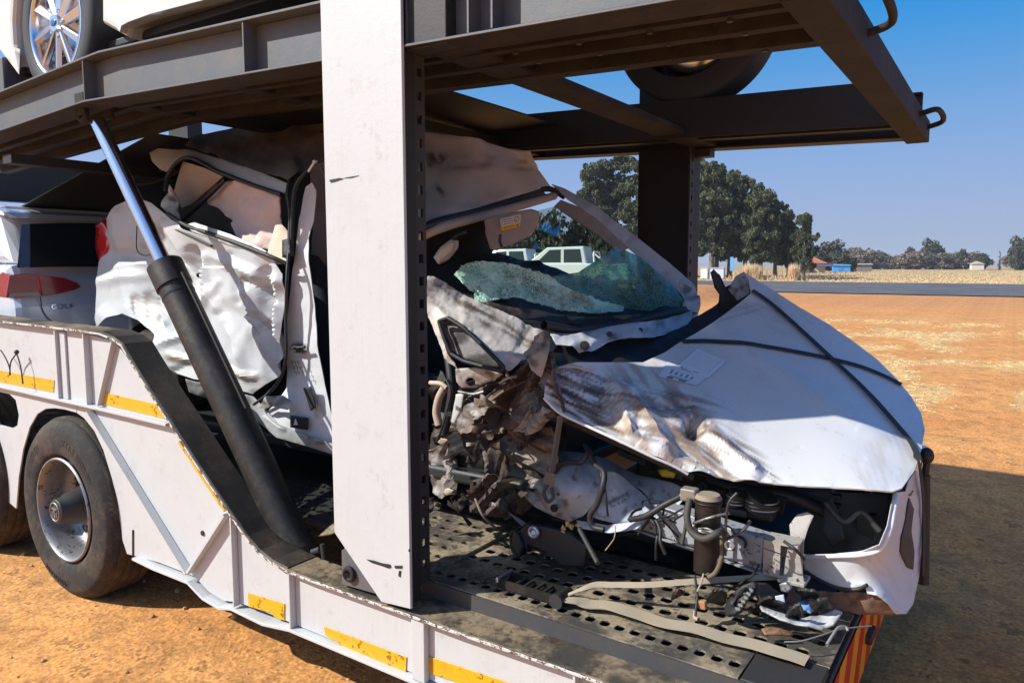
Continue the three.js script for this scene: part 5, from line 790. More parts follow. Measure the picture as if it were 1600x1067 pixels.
{
  const a = Pz(985, 792, -2.36), b = Pz(1199, 862, -2.30);
  const leg = W('chassis_leg', bar(a, b, .075, .105, .006), std([.34, .355, .38], .5, .1, { map: tSpeck }));
  W('leg_flange', bar(a.clone().add(V3(0, -.058, .03)), b.clone().add(V3(0, -.058, .03)), .03, .006), std([.32, .32, .33], .6, 0, { map: tSpeck }));
  for (const t of [.12, .3, .55, .8]) { const p = a.clone().lerp(b, t); W('leg_hole', rod(p.clone().add(V3(0, -.01, .034)), p.clone().add(V3(0, -.01, .0395)), .007), M.blackplastic); }
  // crush box at the end: four walls and flared flange
  const c = b.clone(), wall = std([.42, .39, .34], .55, .1, { map: tSpeck });
  const dx = .10; W('crush_box', [bx(c.x, c.x + dx, c.y + .045, c.y + .052, c.z - .04, c.z + .042), bx(c.x, c.x + dx, c.y - .058, c.y - .05, c.z - .04, c.z + .042), bx(c.x, c.x + .05, c.y - .05, c.y + .045, c.z + .034, c.z + .042), bx(c.x, c.x + dx, c.y - .05, c.y + .045, c.z - .04, c.z - .032)], wall);
  W('crush_box_flange', plate([[c.x + .055, c.y - .065], [c.x + .12, c.y - .06], [c.x + .10, c.y + .05], [c.x + .07, c.y + .05]], c.z + .03, .006), wall);
  W('crush_box_lip', bx(c.x + .045, c.x + .125, c.y - .07, c.y - .058, c.z - .03, c.z + .05, .003), wall);
}
// --- receiver drier, pulleys, hoses, engine bay ---
{
  const x0 = Pz(1107, 778, -2.14), x1 = Pz(1104, 892, -2.14), m = std([.13, .11, .09], .55, .2, { map: tRub });
  const g = new THREE.Group(); g.name = 'receiver_drier'; wreck.add(g);
  W('canister', [rod(x1, x0, .039, .039, 28)], m, g); W('canister_cap', rod(x0, x0.clone().add(V3(0, .012, 0)), .041, .034, 28), std([.26, .205, .14], .8), g); W('canister_rim', new THREE.TorusGeometry(.039, .004, 6, 28).rotateX(Math.PI / 2).translate(x0.x, x0.y - .012, x0.z), m, g);
  W('hose_clamp', new THREE.TorusGeometry(.041, .005, 6, 28).rotateX(Math.PI / 2 + .15).translate(x0.x, (x0.y * .62 + x1.y * .38), x0.z), std([.5, .42, .33], .6), g);
  W('coolant_hose', tube(pts3([[1078, 780, -2.12], [1074, 810, -2.09], [1082, 832, -2.08], [1100, 842, -2.07], [1120, 834, -2.08], [1130, 828, -2.12]]), .011, 60), std([.05, .042, .034], .7));
  W('bracket_rod', tube(pts3([[1084, 818, -2.1], [1100, 812, -2.08], [1120, 806, -2.09], [1140, 802, -2.12]]), .004, 40), M.alloy);
  W('clamp_strap', tube(pts3([[1092, 826, -2.09], [1106, 826, -2.08], [1118, 832, -2.08]]), .003, 30), M.alloy);
  W('steel_pipe', tube(pts3([[1152, 770, -2.12], [1140, 784, -2.11], [1136, 800, -2.11], [1134, 830, -2.11], [1134, 868, -2.11]]), .004, 50), M.darkmetal);
  W('rubber_pipe', tube(pts3([[1136, 842, -2.13], [1150, 836, -2.14], [1164, 826, -2.15], [1173, 814, -2.17]]), .005, 40), std([.07, .06, .05], .8));
  W('clip_ring', new THREE.TorusGeometry(.012, .004, 6, 18).translate(...Pz(1140, 852, -2.1).toArray()), M.steel);
  W('rubber_pipe', tube(pts3([[1128, 834, -2.12], [1128, 870, -2.11], [1118, 895, -2.1], [1108, 902, -2.1]]), .007, 40), std([.13, .10, .06], .8));
  W('rubber_pipe', tube(pts3([[1124, 872, -2.13], [1112, 890, -2.12], [1104, 900, -2.1]]), .005, 30), std([.12, .10, .07], .8));
  W('valve_block', [bx(-.025, .025, -.02, .02, -.02, .02, .006).translate(...Pz(1078, 772, -2.14).toArray()), rod(Pz(1064, 774, -2.14), Pz(1080, 774, -2.14), .008)], std([.30, .27, .22], .5, .4, { map: tSpeck }));
  W('loom', tube(pts3([[1064, 776, -2.16], [1040, 788, -2.14], [1010, 806, -2.13], [985, 812, -2.15]]), .010, 40), M.blackplastic);
  W('loom', tube(pts3([[1080, 780, -2.16], [1072, 820, -2.15], [1066, 850, -2.14]]), .006, 30), std([.05, .06, .03], .7));
  W('loom', tube(pts3([[918, 700, -2.2], [930, 726, -2.16], [944, 740, -2.12], [942, 760, -2.1], [932, 790, -2.1], [922, 806, -2.1], [926, 822, -2.1], [944, 828, -2.1]]), .010, 80), M.blackplastic);
  W('loom', tube(pts3([[870, 728, -2.2], [890, 722, -2.18], [908, 722, -2.16], [918, 708, -2.18], [914, 694, -2.24]]), .009, 50), M.blackplastic);
  W('loom', tube(pts3([[938, 736, -2.13], [946, 770, -2.1], [948, 790, -2.1], [950, 806, -2.11]]), .004, 30), M.blackplastic);
  W('wire', tube(pts3([[962, 822, -2.14], [960, 840, -2.12], [954, 850, -2.12], [946, 860, -2.13]]), .002, 30), M.webbing);
  W('loom', tube(pts3([[1000, 806, -2.18], [1024, 812, -2.14], [1032, 830, -2.12], [1032, 846, -2.1], [1040, 866, -2.1]]), .006, 40), M.blackplastic);
  W('hanging_strap', [bar(Pz(876, 650, -2.12), Pz(862, 740, -2.08), .006, .022), bar(Pz(862, 738, -2.08), Pz(856, 756, -2.075), .016, .036)], M.webbing.clone()).material.color.setRGB(.16, .13, .10);
  W('strap_hook', tube(pts3([[856, 756, -2.075], [850, 770, -2.06], [856, 784, -2.06], [864, 778, -2.07], [862, 762, -2.075]]), .006, 40), M.darkmetal);
  { const R = rng(1212); for (let k = 0; k < 22; k++) { const x = 1000 + R() * 230, y = 770 + R() * 70 + (x - 1000) * .25, L = 18 + R() * 46, a = R() * 3.1, z = -2.13 - R() * .22; W('loose_wire', tube(pts3([[x, y, z], [x + Math.cos(a) * L * .4 + (R() - .5) * 24, y + Math.sin(a) * L * .5, z + .02], [x + Math.cos(a) * L, y + Math.sin(a) * L + R() * 14, z - .01]]), .0018 + R() * .0035, 22, 6), k % 5 ? M.blackplastic : M.rust); }
    for (let k = 0; k < 9; k++) { const x = 1010 + R() * 220, y = 740 + R() * 34 + (x - 1000) * .12, z = -2.46 - R() * .12; W('engine_bracket', bx(-.02 - R() * .03, .02 + R() * .03, -.015, .015 + R() * .02, -.01, .01, .004).rotateZ(R() * 2).translate(...Pz(x, y, z).toArray()), k % 3 ? M.darkmetal : M.rust); }
    for (let k = 0; k < 10; k++) W('radiator_tube', bx(-.47, -.44, .66 + k * .03, .672 + k * .03, -2.62, -3.3, .002), k % 2 ? M.darkmetal : M.blackplastic);
    W('intake_hose', tube(pts3([[1110, 750, -2.55], [1160, 765, -2.5], [1230, 775, -2.55], [1290, 800, -2.6]]), .022, 40, 12), M.blackplastic); W('intake_hose', tube(pts3([[1290, 785, -2.5], [1320, 815, -2.48], [1345, 800, -2.5], [1375, 830, -2.5]]), .010, 40, 10), M.darkmetal); }
  // engine
  const eg = [bx(-1.25, -.78, .70, .97, -2.75, -3.35, .03), bx(-1.2, -.85, .95, 1.02, -2.8, -3.2, .03)]; eg.forEach((q, i) => W(i ? 'engine_cover' : 'engine_block', q, M.darkmetal));
  W('inlet_duct', tube([V3(-1.2, 1.0, -2.6), V3(-.95, 1.02, -2.55), V3(-.7, .97, -2.6), V3(-.5, .95, -2.8)], .04, 40, 14), M.blackplastic);
  for (const [x, y, z, r] of [[1190, 786, -2.45, .055], [1150, 780, -2.42, .028]]) { const p = Pz(x, y, z), grp = new THREE.Group(); grp.name = 'pulley'; wreck.add(grp); W('pulley_wheel', rod(p.clone().add(V3(-.01, -.02, 0)), p.clone().add(V3(.01, .025, .005)), r, r, 28), M.darkmetal, grp); for (let k = 0; k < 3; k++) W('pulley_groove', new THREE.TorusGeometry(r, .003, 6, 28).rotateX(Math.PI / 2).translate(p.x, p.y - .012 + k * .012, p.z), M.steel, grp); W('pulley_bracket', bx(-.045, .045, -.05, -.025, -.03, .03, .006).translate(p.x, p.y, p.z), M.darkmetal, grp); }
  W('fan_shroud', sheet({ s: 9, seed: 70, pts: [[1262, 768, -2.62], [1390, 772, -2.7], [1386, 850, -2.62], [1350, 862, -2.6], [1262, 864, -2.6]], wob: .02 }).g, M.blackplastic);
  sheetPart('radiator_bracket', { s: 6, seed: 72, pts: [[1234, 820, -2.4], [1246, 804, -2.42], [1262, 800, -2.42], [1272, 806, -2.42], [1264, 824, -2.4], [1250, 866, -2.36], [1238, 864, -2.36]], wob: .008 }, std([.40, .37, .33], .7, 0, { map: tSpeck }));
  sheetPart('torn_liner', { s: 6, seed: 73, pts: [[1288, 790, -2.55], [1300, 775, -2.55], [1310, 800, -2.56], [1320, 840, -2.56], [1298, 850, -2.55], [1286, 830, -2.54]], crease: { n: 10, amp: .02 } }, M.blackplastic);
  W('washer_cap', sheet({ s: 4, th: .012, pts: [[1028, 735, -2.42], [1040, 733, -2.42], [1056, 740, -2.42], [1052, 747, -2.42], [1034, 745, -2.42]] }).g, std([.55, .36, .02], .5));
  W('slam_panel', bar(Pz(970, 706, -2.5), Pz(1070, 745, -2.45), .03, .02), M.darkmetal); W('strut_brace', bar(Pz(1012, 700, -2.5), Pz(1016, 740, -2.42), .02, .03), M.rust);
  W('far_inner_wing', bx(-1.3, -.35, .72, 1.05, -3.55, -3.62, .02), M.blackplastic);
  W('subframe', [bx(-1.5, -.6, .62, .68, -2.5, -3.5, .01)], M.blackplastic);
}
// --- lower arm with boot, broken driveshaft ---
{
  const g = new THREE.Group(); g.name = 'lower_control_arm'; wreck.add(g);
  W('arm', plate([S(822, 822, -2.2), S(832, 815, -2.2), S(862, 820, -2.2), S(895, 828, -2.2), S(925, 850, -2.2), S(918, 880, -2.2), S(890, 880, -2.2), S(860, 858, -2.2), S(832, 846, -2.2), S(822, 836, -2.2)], -2.16, .03, [], .006), M.darkmetal, g);
  W('arm_bush', [new THREE.TorusGeometry(.017, .008, 8, 24).translate(...Pz(834, 832, -2.15).toArray()), rod(Pz(834, 832, -2.17), Pz(834, 832, -2.145), .009)], M.steel, g);
  const a = Pz(806, 850, -2.16), b = Pz(842, 842, -2.24); for (let k = 0; k < 4; k++) { const p = a.clone().lerp(b, k / 4), d = b.clone().sub(a).normalize(); W('boot_fold', new THREE.TorusGeometry(.045 - k * .006, .006, 8, 28).applyQuaternion(new THREE.Quaternion().setFromUnitVectors(V3(0, 0, 1), d)).translate(p.x, p.y, p.z), M.blackplastic, g); }
  W('boot_core', rod(a, b, .040, .022), M.blackplastic, g);
  W('tie_rod', rod(Pz(905, 826, -2.12), Pz(934, 880, -2.02), .008), M.darkmetal);
  const R = rng(44); for (let k = 0; k < 9; k++) { const x = 880 + R() * 26, y = 818 + R() * 14; W('broken_foam', new THREE.TetrahedronGeometry(.008 + R() * .006).rotateX(R() * 6).rotateY(R() * 6).translate(...Pz(x, y, -2.13).toArray()), std([.55, .36, .14], .9)); }
}
// --- bumper skin and lamp ---
const bumper = sheetPart('front_bumper', {
  s: 5, seed: 81, relax: 200, ease: 60, jit: .02,
  pts: [[1255, 867, -2.42], [1300, 866, -2.40], [1350, 862, -2.37], [1376, 852, -2.36], [1388, 822, -2.40], [1394, 790, -2.46], [1398, 770, -2.52], [1416, 768, -2.6], [1420, 752, -2.66], [1432, 735, -2.75], [1440, 740, -2.85], [1441, 800, -2.85], [1440, 860, -2.8], [1437, 900, -2.74], [1428, 944, -2.62], [1418, 958, -2.52], [1402, 960, -2.46], [1390, 944, -2.42], [1372, 930, -2.40], [1356, 928, -2.40], [1352, 914, -2.40], [1330, 920, -2.40], [1300, 916, -2.41], [1275, 904, -2.42], [1258, 892, -2.43]],
  inner: [[1320, 890, -2.37], [1380, 890, -2.36], [1400, 850, -2.38], [1408, 800, -2.5], [1410, 910, -2.41], [1425, 860, -2.6], [1428, 800, -2.68]],
  crease: { n: 16, amp: .0015 }, color: (x, y) => { let c = [.80, .80, .80]; c = scrape(c, x, y, 1370, 880, 50, 12, .9, GREY, .25); return blot(c, x, y, .03, .15, .4, [.6, .56, .5], .4); },
}, M.carvc);
sheetPart('bumper_underside', { s: 5, seed: 82, pts: [[1258, 920, -2.44], [1300, 926, -2.43], [1352, 930, -2.41], [1380, 938, -2.42], [1402, 956, -2.46], [1395, 962, -2.46], [1340, 960, -2.44], [1285, 955, -2.44], [1262, 944, -2.44]], crease: { n: 20, amp: .012 }, color: (x, y) => blot([.40, .26, .19], x, y, .07, -.05, .25, [.16, .1, .07], .8) }, M.rawvc);
W('bumper_lip', tube([[1256, 868], [1300, 867], [1348, 863.5], [1373, 855], [1387, 826], [1393, 796], [1398, 772]].map(p => bumper.at(p[0] + 1.5, p[1] + 1.5, .004)).filter(p => p), .008, 70), M.carwhite);
W('bumper_crack_edge', tube(pts3([[1258, 893, -2.425], [1280, 906, -2.415], [1310, 919, -2.405], [1340, 921, -2.40], [1356, 914, -2.395]]), .006, 50), M.blackplastic);
sheetPart('fog_lamp_recess', { s: 5, seed: 83, th: .006, pts: [[1422, 778], [1429, 795], [1425, 830], [1430, 862], [1428, 890], [1420, 886], [1409, 862], [1410, 840], [1417, 810]].map(p => [p[0], p[1], bumper.at(p[0], p[1], .006).z + .022]) }, std([.05, .045, .042], .6));
sheetPart('headlamp', { s: 6, seed: 84, th: .01, pts: [[1400, 768, -2.58], [1424, 744, -2.72], [1438, 712, -2.88], [1443, 716, -2.92], [1438, 752, -2.86], [1424, 775, -2.66], [1412, 770, -2.62]] }, phy([.10, .11, .13], .1, { clearcoat: 1 }));
W('bumper_beam', bar(V3(-.36, .78, -2.62), V3(-.34, .80, -3.7), .05, .10), M.blackplastic);
W('front_grille', bx(-.36, -.30, .62, .95, -2.75, -3.75, .02), M.blackplastic);
W('far_bumper', bx(-.34, -.27, .58, .84, -2.85, -3.8, .02), M.carwhite);

// ---------- straps and loose things on the deck ----------
function band(pts, nrm, w, th) {                                    // flat webbing along points with given normals
  const n = pts.length, pos = [], idx = [];
  for (let i = 0; i < n; i++) {
    const t = pts[Math.min(n - 1, i + 1)].clone().sub(pts[Math.max(0, i - 1)]).normalize(), s = t.clone().cross(nrm[i]).normalize(), up = s.clone().cross(t).normalize();
    for (const [a, b] of [[-1, 0], [1, 0], [1, 1], [-1, 1]]) { const p = pts[i].clone().addScaledVector(s, a * w / 2).addScaledVector(up, b * th); pos.push(p.x, p.y, p.z); }
  }
  for (let i = 0; i < n - 1; i++) for (let k = 0; k < 4; k++) { const a = i * 4 + k, b = i * 4 + (k + 1) % 4; idx.push(a, b, a + 4, b, b + 4, a + 4); }
  idx.push(0, 2, 1, 0, 3, 2); const e = (n - 1) * 4; idx.push(e, e + 1, e + 2, e, e + 2, e + 3);
  const g = new THREE.BufferGeometry(); g.setAttribute('position', new THREE.Float32BufferAttribute(pos, 3)); g.setIndex(idx); const q = g.toNonIndexed(); q.computeVertexNormals(); return q;
}
function onBonnet(px, lift) { const c = new THREE.CatmullRomCurve3(px.map(p => V3(p[0], p[1], 0))), P = [], N = []; for (let k = 0; k <= 70; k++) { const q = c.getPoint(k / 70); const a = bonnet.at(q.x, q.y, lift); if (a) { P.push(a); N.push(bonnet.nAt(q.x, q.y)); } } return [P, N]; }
{
  let [P, N] = onBonnet([[1168, 452], [1200, 474], [1250, 518], [1295, 560], [1350, 612], [1395, 662], [1424, 700], [1433, 728]], .010);
  const e = [[1438, 748, -2.74], [1441, 780, -2.82], [1442, 830, -2.82], [1441, 900, -2.74]].map(p => Pz(p[0] + 2, p[1], p[2])); e.forEach(q => { P.push(q); N.push(V3(1, 0, .2)); });
  tag(mesh('tie_down_strap', band(P, N, .024, .003), M.strap), 'black webbing strap running over the white bonnet and down past the headlamp', 'strap', 'black straps across the bonnet');
  [P, N] = onBonnet([[1066, 536], [1100, 535], [1140, 538], [1190, 543], [1240, 551], [1295, 562], [1345, 575], [1385, 591], [1408, 603]], .006);
  tag(mesh('tie_down_strap', band(P, N, .026, .003), M.strap), 'black webbing strap lying flat across the bonnet from wing to wing', 'strap', 'black straps across the bonnet');
}
{
  const r = thing('ratchet_strap', 'dusty ratchet tie-down with beige webbing lying on the perforated deck track', 'ratchet strap');
  const Py = (x, y, h) => hit(x, y, { y: h });
  const f = std([.30, .32, .29], .55, .3, { map: tRub });
  const a = Py(788, 905, .605), b = Py(880, 932, .605), d = b.clone().sub(a).normalize(), s = V3(0, 1, 0).cross(d).normalize();
  for (const k of [-1, 1]) mesh('ratchet_cheek', bar(a.clone().addScaledVector(s, k * .034), b.clone().addScaledVector(s, k * .034), .005, .03), f, r);
  mesh('ratchet_base', bar(a.clone().add(V3(0, -.008, 0)), b.clone().add(V3(0, -.008, 0)), .064, .006), f, r);
  for (const t of [.28, .42, .6, .74]) { const p = a.clone().lerp(b, t); mesh('ratchet_bar', rod(p.clone().addScaledVector(s, -.034).add(V3(0, .006, 0)), p.clone().addScaledVector(s, .034).add(V3(0, .006, 0)), .006), M.darkmetal, r); }
  const h0 = a.clone().addScaledVector(s, -.045), h1 = a.clone().addScaledVector(s, .045); mesh('ratchet_handle', bar(h0.add(V3(0, .012, 0)), h1.add(V3(0, .012, 0)), .012, .02, .004), M.steel, r);
  mesh('ratchet_spindle', rod(b.clone().addScaledVector(s, -.04), b.clone().addScaledVector(s, .04), .017), f, r); mesh('ratchet_wheel', rod(b.clone().addScaledVector(s, -.048), b.clone().addScaledVector(s, -.038), .024, .024, 14), M.darkmetal, r);
  mesh('ratchet_hook', tube([a.clone(), a.clone().add(V3(-.03, .008, .01)), a.clone().add(V3(-.055, 0, .03)), a.clone().add(V3(-.05, -.01, .045))], .005), M.darkmetal, r);
  const lay = (l, w) => { const c = new THREE.CatmullRomCurve3(l), P = c.getPoints(60); P.forEach((p, i) => { p.z += .006 * Math.sin(i * .23) + .003 * Math.sin(i * .61); p.y += .003 * (1 + Math.sin(i * .37)); }); return band(P, P.map(() => V3(0, 1, 0)), w, .003); };
  mesh('webbing', lay([Py(884, 936, .602), Py(930, 946, .598), Py(1020, 968, .594), Py(1140, 1000, .592), Py(1262, 1034, .588)], .058), M.webbing, r);
  const up = [Py(888, 930, .612), Py(908, 922, .628), Py(930, 914, .64), hit(960, 914, { z: -2.05 }), hit(1010, 914, { z: -2.08 }), hit(1080, 909, { z: -2.14 }), hit(1160, 904, { z: -2.22 }), hit(1245, 900, { z: -2.32 })];
  const c = new THREE.CatmullRomCurve3(up).getPoints(70); mesh('webbing', band(c, c.map((_, i) => { const t = smooth(4, 22, i) * 1.05; return V3(0, Math.cos(t), Math.sin(t)); }), .018, .003), M.webbing, r);
}
{ // latch post at the tail
  const g = new THREE.Group(); g.name = 'tail_latch'; trailer.add(g);
  mesh('latch_post', rod(Pz(1444, 912, -3.0), Pz(1446, 742, -3.0), .018, .018, 14), M.blackplastic, g); mesh('latch_handle', rod(Pz(1446, 745, -3.0), Pz(1449, 722, -3.0), .012, .012, 12), M.blackplastic, g); mesh('latch_knob', new THREE.SphereGeometry(.024, 16, 12).scale(1, 1.25, 1).translate(...Pz(1449, 712, -3.0).toArray()), M.blackplastic, g);
  mesh('latch_bracket', bar(Pz(1444, 905, -3.0), V3(-.345, .50, -3.0), .03, .02), M.blackplastic, g);
}
{ // broken bits on the deck
  const yd = .586, Py = (x, y, h = yd) => hit(x, y, { y: h });
  const lamp = thing('broken_lamp_bracket', 'broken black plastic headlamp bracket with white square label lying on deck', 'car part');
  sheet; const piece = (n, o, m, p) => mesh(n, sheet(o).g, m, p);
  piece('bracket_frame', { s: 4, seed: 400, th: .012, pts: [[1128, 950, -2.14], [1136, 934, -2.14], [1160, 916, -2.14], [1176, 908, -2.15], [1184, 912, -2.15], [1178, 924, -2.14], [1170, 938, -2.12], [1158, 956, -2.1], [1146, 962, -2.1], [1134, 962, -2.12]], holes: [[[1144, 946], [1168, 920], [1172, 924], [1152, 950]]], crease: { n: 20, amp: .01 } }, M.blackplastic, lamp);
  for (let k = 0; k < 6; k++) { const t = k / 5; mesh('frame_rib', bar(Pz(1150 + t * 22, 950 - t * 30, -2.095 - t * .02), Pz(1157 + t * 20, 953 - t * 29, -2.085 - t * .02), .004, .006), std([.2, .2, .19], .5), lamp); }
  piece('bracket_arm', { s: 4, seed: 401, th: .012, pts: [[1180, 910, -2.16], [1200, 912, -2.2], [1222, 928, -2.24], [1240, 945, -2.26], [1234, 956, -2.24], [1208, 942, -2.2], [1186, 940, -2.15]], crease: { n: 20, amp: .012 } }, std([.045, .035, .03], .6), lamp);
  piece('bracket_arm', { s: 4, seed: 402, th: .01, pts: [[1236, 908, -2.28], [1250, 900, -2.3], [1258, 916, -2.3], [1252, 940, -2.28], [1238, 952, -2.26], [1228, 940, -2.26]], crease: { n: 14, amp: .02 } }, std([.10, .065, .045], .7), lamp);
  piece('white_label', { s: 3, th: .002, pts: [[1212, 932, -2.16], [1225, 929, -2.17], [1227, 942, -2.17], [1214, 944, -2.16]] }, std([.75, .77, .82], .5), lamp);
  piece('bulb_holder', { s: 3, seed: 403, th: .012, pts: [[1219, 912, -2.2], [1230, 908, -2.2], [1238, 918, -2.2], [1232, 926, -2.2], [1222, 922, -2.2]], crease: { n: 8, amp: .012 } }, M.alloy, lamp);
  const one = (n, lab, cat, o, m) => tag(mesh(n, sheet(o).g, m), lab, cat);
  one('bumper_fragment', 'curved white bumper fragment lying on the deck below the torn bumper', 'car part', { s: 4, seed: 404, th: .006, pts: [[1190, 943, -2.12], [1215, 954, -2.14], [1250, 966, -2.18], [1278, 962, -2.24], [1306, 952, -2.3], [1316, 956, -2.28], [1302, 974, -2.2], [1284, 985, -2.16], [1256, 978, -2.12], [1220, 966, -2.1], [1194, 950, -2.1]], crease: { n: 12, amp: .008 }, color: (x, y) => blot([.78, .77, .74], x, y, .05, .0, .3, [.3, .26, .22], .7) }, M.carvc);
  one('blue_plastic_piece', 'crumpled blue and black plastic piece tucked under the torn bumper', 'car part', { s: 3, seed: 405, pts: [[1246, 942, -2.24], [1258, 938, -2.26], [1268, 948, -2.26], [1276, 954, -2.25], [1266, 962, -2.22], [1250, 956, -2.22]], crease: { n: 16, amp: .02 }, color: (x, y) => blot([.22, .42, .75], x, y, .12, 0, .25, [.05, .06, .1], .9) }, M.carvc);
  one('rusty_plate', 'flat rusty orange metal scrap lying beside the bumper fragment', 'scrap', { s: 4, seed: 406, th: .005, pts: [[1190, 982, -2.08], [1206, 979, -2.1], [1226, 984, -2.12], [1240, 992, -2.12], [1216, 992, -2.09], [1196, 990, -2.07]], crease: { n: 8, amp: .006 }, color: (x, y) => blot([.42, .22, .11], x, y, .1, -.1, .3, [.2, .1, .06], .8) }, M.rawvc);
  { const R = rng(515); const lab = ['dark splintered plastic scrap on the deck before the chassis leg', 'flat black plastic shard beside the broken lamp bracket', 'brown dusty plastic lump under the pale upper webbing', 'small black clip lying by the bumper fragment', 'twisted black trim strip beneath the crushed bumper', 'dark broken grille piece beside the blue plastic']; [[1120, 936, 18], [1196, 952, 14], [1060, 930, 12], [1240, 962, 9], [1282, 948, 12], [1262, 930, 13]].forEach(([x, y, r], k) => { const z = -2.12 - (k > 3 ? .12 : .02), n = 7, p = []; for (let i = 0; i < n; i++) { const a = i / n * 6.283, q = r * (.5 + R()); p.push([x + Math.cos(a) * q * 1.3, y + Math.sin(a) * q * .6, z - Math.sin(a) * .03]); } one('plastic_scrap', lab[k], 'scrap', { s: 3, seed: 600 + k, jag: 3, sharp: .4, th: .008, pts: p, crease: { n: 22, amp: .022 }, color: (u, v) => blot(k === 2 ? [.14, .09, .06] : [.025, .023, .022], u, v, .1, 0, .3, [.12, .10, .085], .7) }, M.rawvc); }); }
  const hw = thing('hanging_wire_block', 'orange-brown wire connector block hanging below the engine pipe', 'car part');
  mesh('connector', bar(Pz(1098, 938, -2.08), Pz(1099, 951, -2.08), .02, .022, .003), std([.42, .18, .08], .7), hw); mesh('wire', tube(pts3([[1086, 898, -2.1], [1088, 914, -2.09], [1090, 930, -2.08], [1088, 950, -2.06], [1087, 962, -2.05]]), .004), M.blackplastic, hw); mesh('wire', tube(pts3([[1100, 896, -2.1], [1096, 910, -2.09], [1090, 924, -2.08]]), .003), M.webbing, hw); mesh('wire', tube(pts3([[1087, 955, -2.06], [1086, 965, -2.05], [1092, 968, -2.04]]), .006), std([.35, .27, .18], .8), hw);
  tag(mesh('loose_cable', tube(pts3([[1226, 1003, -2.03], [1250, 1002, -2.05], [1280, 994, -2.1], [1310, 984, -2.17], [1340, 980, -2.25], [1362, 978, -2.3]]), .0022, 60), std([.2, .2, .19], .5)), 'thin pale cable trailing along the deck to the tail edge', 'cable');
  tag(mesh('wire_loop', tube(pts3([[1292, 1008, -2.06], [1302, 992, -2.1], [1312, 980, -2.15], [1322, 980, -2.17], [1326, 986, -2.16]]), .004, 40), std([.25, .24, .22], .5)), 'bent grey wire loop standing up at the tail corner of the deck', 'wire');
  tag(mesh('metal_offcut', sheet({ s: 4, seed: 407, th: .01, pts: [[498, 838, -1.95], [515, 822, -1.96], [529, 812, -1.97], [530, 830, -1.95], [512, 836, -1.94]], crease: { n: 6, amp: .006 } }).g, M.flange), 'bent metal offcut on the deck beside the foot of the white post', 'scrap');
}

// ---------- other vehicles ----------
function carWheel(parent, x, y, z, R, rimR, w, chrome, out = 1, spokes = 10) {
  const g = new THREE.Group(); g.name = 'wheel'; g.position.set(x, y, z); if (out < 0) g.rotation.y = Math.PI; parent.add(g);
  mesh('tyre', new THREE.LatheGeometry([[rimR, -.01], [rimR + .012, .006], [R - .05, .012], [R - .015, -.005], [R, -.03], [R, -w + .03], [R - .02, -w], [rimR, -w]].map(p => new THREE.Vector2(...p)), 72).rotateX(Math.PI / 2), std([.022, .024, .03], .7), g);
  const rim = mesh('rim', new THREE.LatheGeometry([[rimR + .004, .004], [rimR - .008, .008], [rimR - .018, -.006], [rimR - .03, -.06], [rimR - .04, -.14], [.1, -.14], [.02, -.13]].map(p => new THREE.Vector2(...p)), 60).rotateX(Math.PI / 2), chrome ? M.chromeRim : M.alloy, g);
  for (let k = 0; k < spokes; k++) {
    const sh = new THREE.Shape([[.045, -.016], [rimR - .012, -.034], [rimR - .012, .006], [.045, .010]].map(p => new THREE.Vector2(...p)));
    const s = new THREE.ExtrudeGeometry(sh, { depth: .02, bevelEnabled: true, bevelSize: .005, bevelThickness: .006, bevelSegments: 1 }).rotateX(.35).translate(0, 0, -.03).rotateZ(k / spokes * 6.283 + .2);
    mesh('spoke', s, chrome ? M.chromeRim : M.alloy, rim);
  }
  mesh('hub_centre', rod(V3(0, 0, -.03), V3(0, 0, .008), .05, .042, 28), chrome ? M.chromeRim : M.alloy, rim); mesh('hub_badge', new THREE.SphereGeometry(.03, 20, 10).scale(1, .6, .2).translate(0, 0, .009), std([.05, .12, .35], .2), rim);
  for (let k = 0; k < 5; k++) { const a = k / 5 * 6.283; mesh('wheel_nut', rod(V3(Math.cos(a) * .062, Math.sin(a) * .062, -.02), V3(Math.cos(a) * .062, Math.sin(a) * .062, 0), .011, .009, 6), M.steel, rim); }
  return g;
}
M.chromeRim = std([.72, .74, .78], .18, .95);
const bevPlate = (pts, z0, z1, b = .05, holes = []) => { const sh = new THREE.Shape(pts.map(p => new THREE.Vector2(p[0], p[1]))); for (const h of holes) sh.holes.push(new THREE.Path(h.map(p => new THREE.Vector2(p[0], p[1])))); return new THREE.ExtrudeGeometry(sh, { depth: Math.abs(z1 - z0) - 2 * b, bevelEnabled: true, bevelSize: b, bevelThickness: b, bevelOffset: -b, bevelSegments: 3, curveSegments: 8 }).translate(0, 0, z1 + b); };
